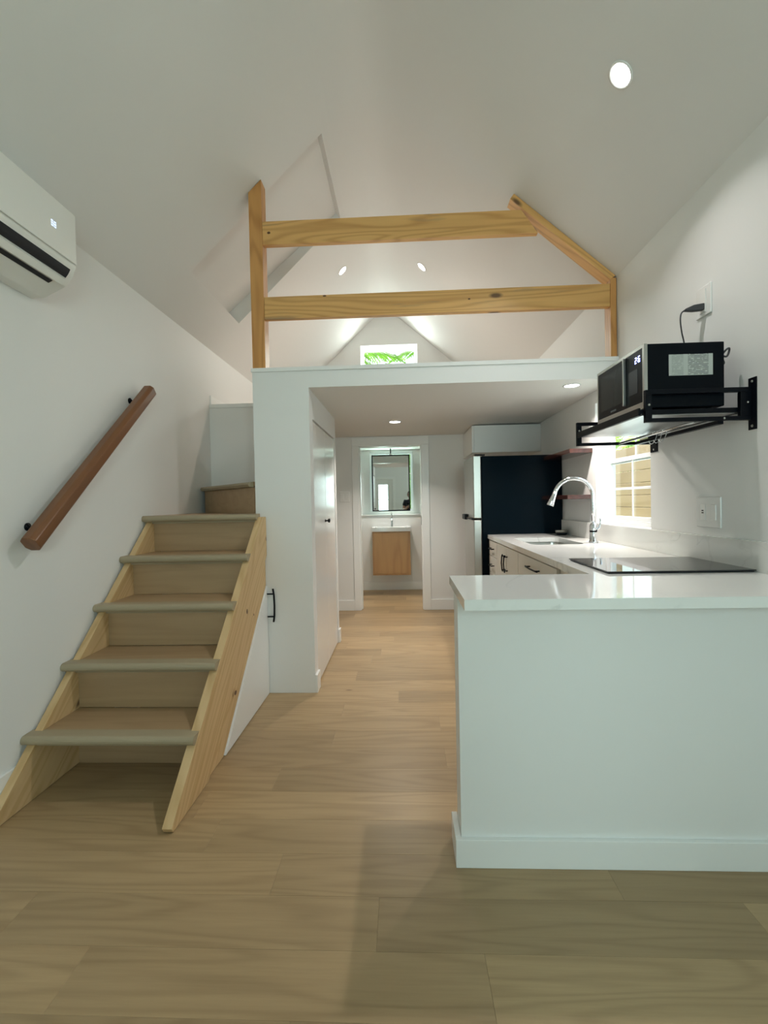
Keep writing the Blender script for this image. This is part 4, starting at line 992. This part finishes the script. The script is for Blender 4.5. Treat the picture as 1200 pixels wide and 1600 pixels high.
V = [(PX, PY, 0.84), (PX, PY, 0.96), (PX, PY, 1.12), (PX, PY+0.01, 1.25), (PX, PY+0.01, 1.31), (PX, PY+0.02, 1.37),   # 0-5 spine, neck
     (PX-0.14, PY, 1.27), (PX-0.19, PY+0.02, 1.05), (PX-0.14, PY+0.24, 1.04), (PX-0.115, PY+0.30, 1.06),               # 6-9 left-of-frame arm
     (PX+0.14, PY, 1.27), (PX+0.19, PY+0.02, 1.05), (PX+0.06, PY+0.24, 1.06), (PX+0.00, PY+0.30, 1.08),               # 10-13
     (PX-0.085, PY, 0.80), (PX-0.09, PY+0.02, 0.44), (PX-0.09, PY-0.01, 0.08), (PX-0.09, PY+0.11, 0.035),              # 14-17
     (PX+0.085, PY, 0.80), (PX+0.09, PY+0.02, 0.44), (PX+0.09, PY-0.01, 0.08), (PX+0.09, PY+0.11, 0.035)]
E = [(0, 1), (1, 2), (2, 3), (3, 4), (4, 5), (3, 6), (6, 7), (7, 8), (8, 9), (3, 10), (10, 11), (11, 12), (12, 13), (0, 14), (14, 15), (15, 16), (16, 17), (0, 18), (18, 19), (19, 20), (20, 21)]
R_ = [(0.13, 0.10), (0.125, 0.09), (0.14, 0.10), (0.12, 0.085), 0.055, 0.05, 0.060, 0.042, 0.030, 0.026, 0.060, 0.042, 0.030, 0.026, 0.078, 0.052, 0.036, 0.030, 0.078, 0.052, 0.036, 0.030]
body = skinned('body', skin, person, V, E, R_)
# head with features
hd = MB()
bmesh.ops.create_uvsphere(hd.bm, u_segments=24, v_segments=18, radius=1.0)
for v in hd.bm.verts:
    x, y, z = v.co
    jaw = 1.0-0.28*max(0, -z); y2 = y*(1.0-0.10*max(0, -z))
    if y > 0.75 and abs(x) < 0.25 and -0.35 < z < 0.1: y2 += 0.16*(1-abs(x)/0.25)
    v.co = (x*0.074*jaw, y2*0.092, z*0.112)
bmesh.ops.translate(hd.bm, vec=(PX, PY+0.03, 1.455), verts=hd.bm.verts)
for s in (-1, 1):
    hd.lathe([(0, 0), (0.014, 0.004), (0.020, 0.010), (0.012, 0.014), (0, 0.012)], (PX+s*0.070, PY+0.03, 1.455), (s, -0.3, 0), 12)
hd.build('head', skin, person, smooth=True)
ey = MB()
for s in (-1, 1): ey.lathe([(0, 0), (0.010, 0.002), (0.007, 0.006), (0, 0.008)], (PX+s*0.029, PY+0.110, 1.462), (0, 1, 0), 12)
ey.build('eyes', hairm, person)
MB().box(PX-0.022, PX+0.022, PY+0.112, PY+0.118, 1.398, 1.404, bev=0.002).build('mouth', plain('lips', (0.35, 0.14, 0.12), 0.5), person)
hm = MB(); bmesh.ops.create_uvsphere(hm.bm, u_segments=24, v_segments=16, radius=1.0)
bmesh.ops.delete(hm.bm, geom=[v for v in hm.bm.verts if v.co.z < -0.05 and v.co.y > -0.15 or v.co.z < -0.5 or (v.co.z < 0.42 and v.co.y > 0.55)], context='VERTS')
for v in hm.bm.verts: v.co = (v.co.x*0.080+PX, v.co.y*0.099+PY+0.026, v.co.z*0.122+1.460)
hm.build('hair', hairm, person, smooth=True)
# shirt and trousers follow the body
SV = [V[0], V[1], V[2], V[3], (PX, PY+0.01, 1.30), V[6], (PX-0.178, PY+0.012, 1.12), V[10], (PX+0.178, PY+0.012, 1.12)]
skinned('shirt', shirt, person, SV, [(0, 1), (1, 2), (2, 3), (3, 4), (3, 5), (5, 6), (3, 7), (7, 8)], [(0.140, 0.110), (0.136, 0.10), (0.150, 0.110), (0.132, 0.095), 0.068, 0.070, 0.062, 0.070, 0.062])
skinned('trousers', jeans, person, [(PX, PY, 0.86), (PX, PY, 0.82), (PX-0.085, PY, 0.77), (PX-0.09, PY+0.02, 0.44), (PX-0.09, PY-0.01, 0.10), (PX+0.085, PY, 0.77), (PX+0.09, PY+0.02, 0.44), (PX+0.09, PY-0.01, 0.10)],
        [(0, 1), (1, 2), (2, 3), (3, 4), (1, 5), (5, 6), (6, 7)], [(0.137, 0.107), (0.137, 0.107), 0.090, 0.064, 0.055, 0.090, 0.064, 0.055])
for s in (-1, 1):
    MB().box(PX+s*0.09-0.042, PX+s*0.09+0.042, PY-0.07, PY+0.18, 0.001, 0.07, bev=0.025, seg=3).build('shoe', shoe, person)
def finger(root, d1, d2, d3, r):
    pts = [Vector(root)]
    for d_ in (d1, d2, d3): pts.append(pts[-1]+Vector(d_))
    return pts
# hands holding a phone just behind the camera's own position
for s, hx in ((-1, PX-0.115), (1, PX+0.0)):
    wx, wy, wz = (hx, PY+0.30, 1.06 if s < 0 else 1.08)
    palm_c = Vector((wx-0.01*s, wy+0.035, wz+0.035))
    pv = [(wx, wy-0.02, wz-0.01), tuple(palm_c), tuple(palm_c+Vector((-0.005*s, 0.025, 0.03)))]
    hv_, he, hr_ = list(pv), [(0, 1), (1, 2)], [0.024, 0.030, 0.026]
    for q in range(4):
        b0 = palm_c+Vector((0.0, 0.012-0.004*q, 0.035-0.020*q))
        k = len(hv_); ln_q = (0.030, 0.034, 0.031, 0.025)[q]
        hv_ += [tuple(b0+Vector((-s*0.012, 0.012, 0.0))), tuple(b0+Vector((-s*(0.012+ln_q*.7), 0.020, 0.004))), tuple(b0+Vector((-s*(0.012+ln_q*1.3), 0.010, 0.004)))]
        he += [(1, k), (k, k+1), (k+1, k+2)]; hr_ += [0.0095, 0.0085, 0.0075]
    k = len(hv_); hv_ += [tuple(palm_c+Vector((s*0.004, -0.022, 0.012))), tuple(palm_c+Vector((-s*0.012, -0.026, 0.036)))]
    he += [(1, k), (k, k+1)]; hr_ += [0.011, 0.009]
    skinned('hand', skin, person, hv_, he, hr_, 0, 1)
ph = thing('phone', 'dark smartphone held up by the person reflected in the mirror', 'phone', (0.13, -0.08, 1.15))
box('phone_body', M['blackgloss'], ph, 0.108, 0.178, -0.078, -0.070, 1.07, 1.22, bev=0.003)
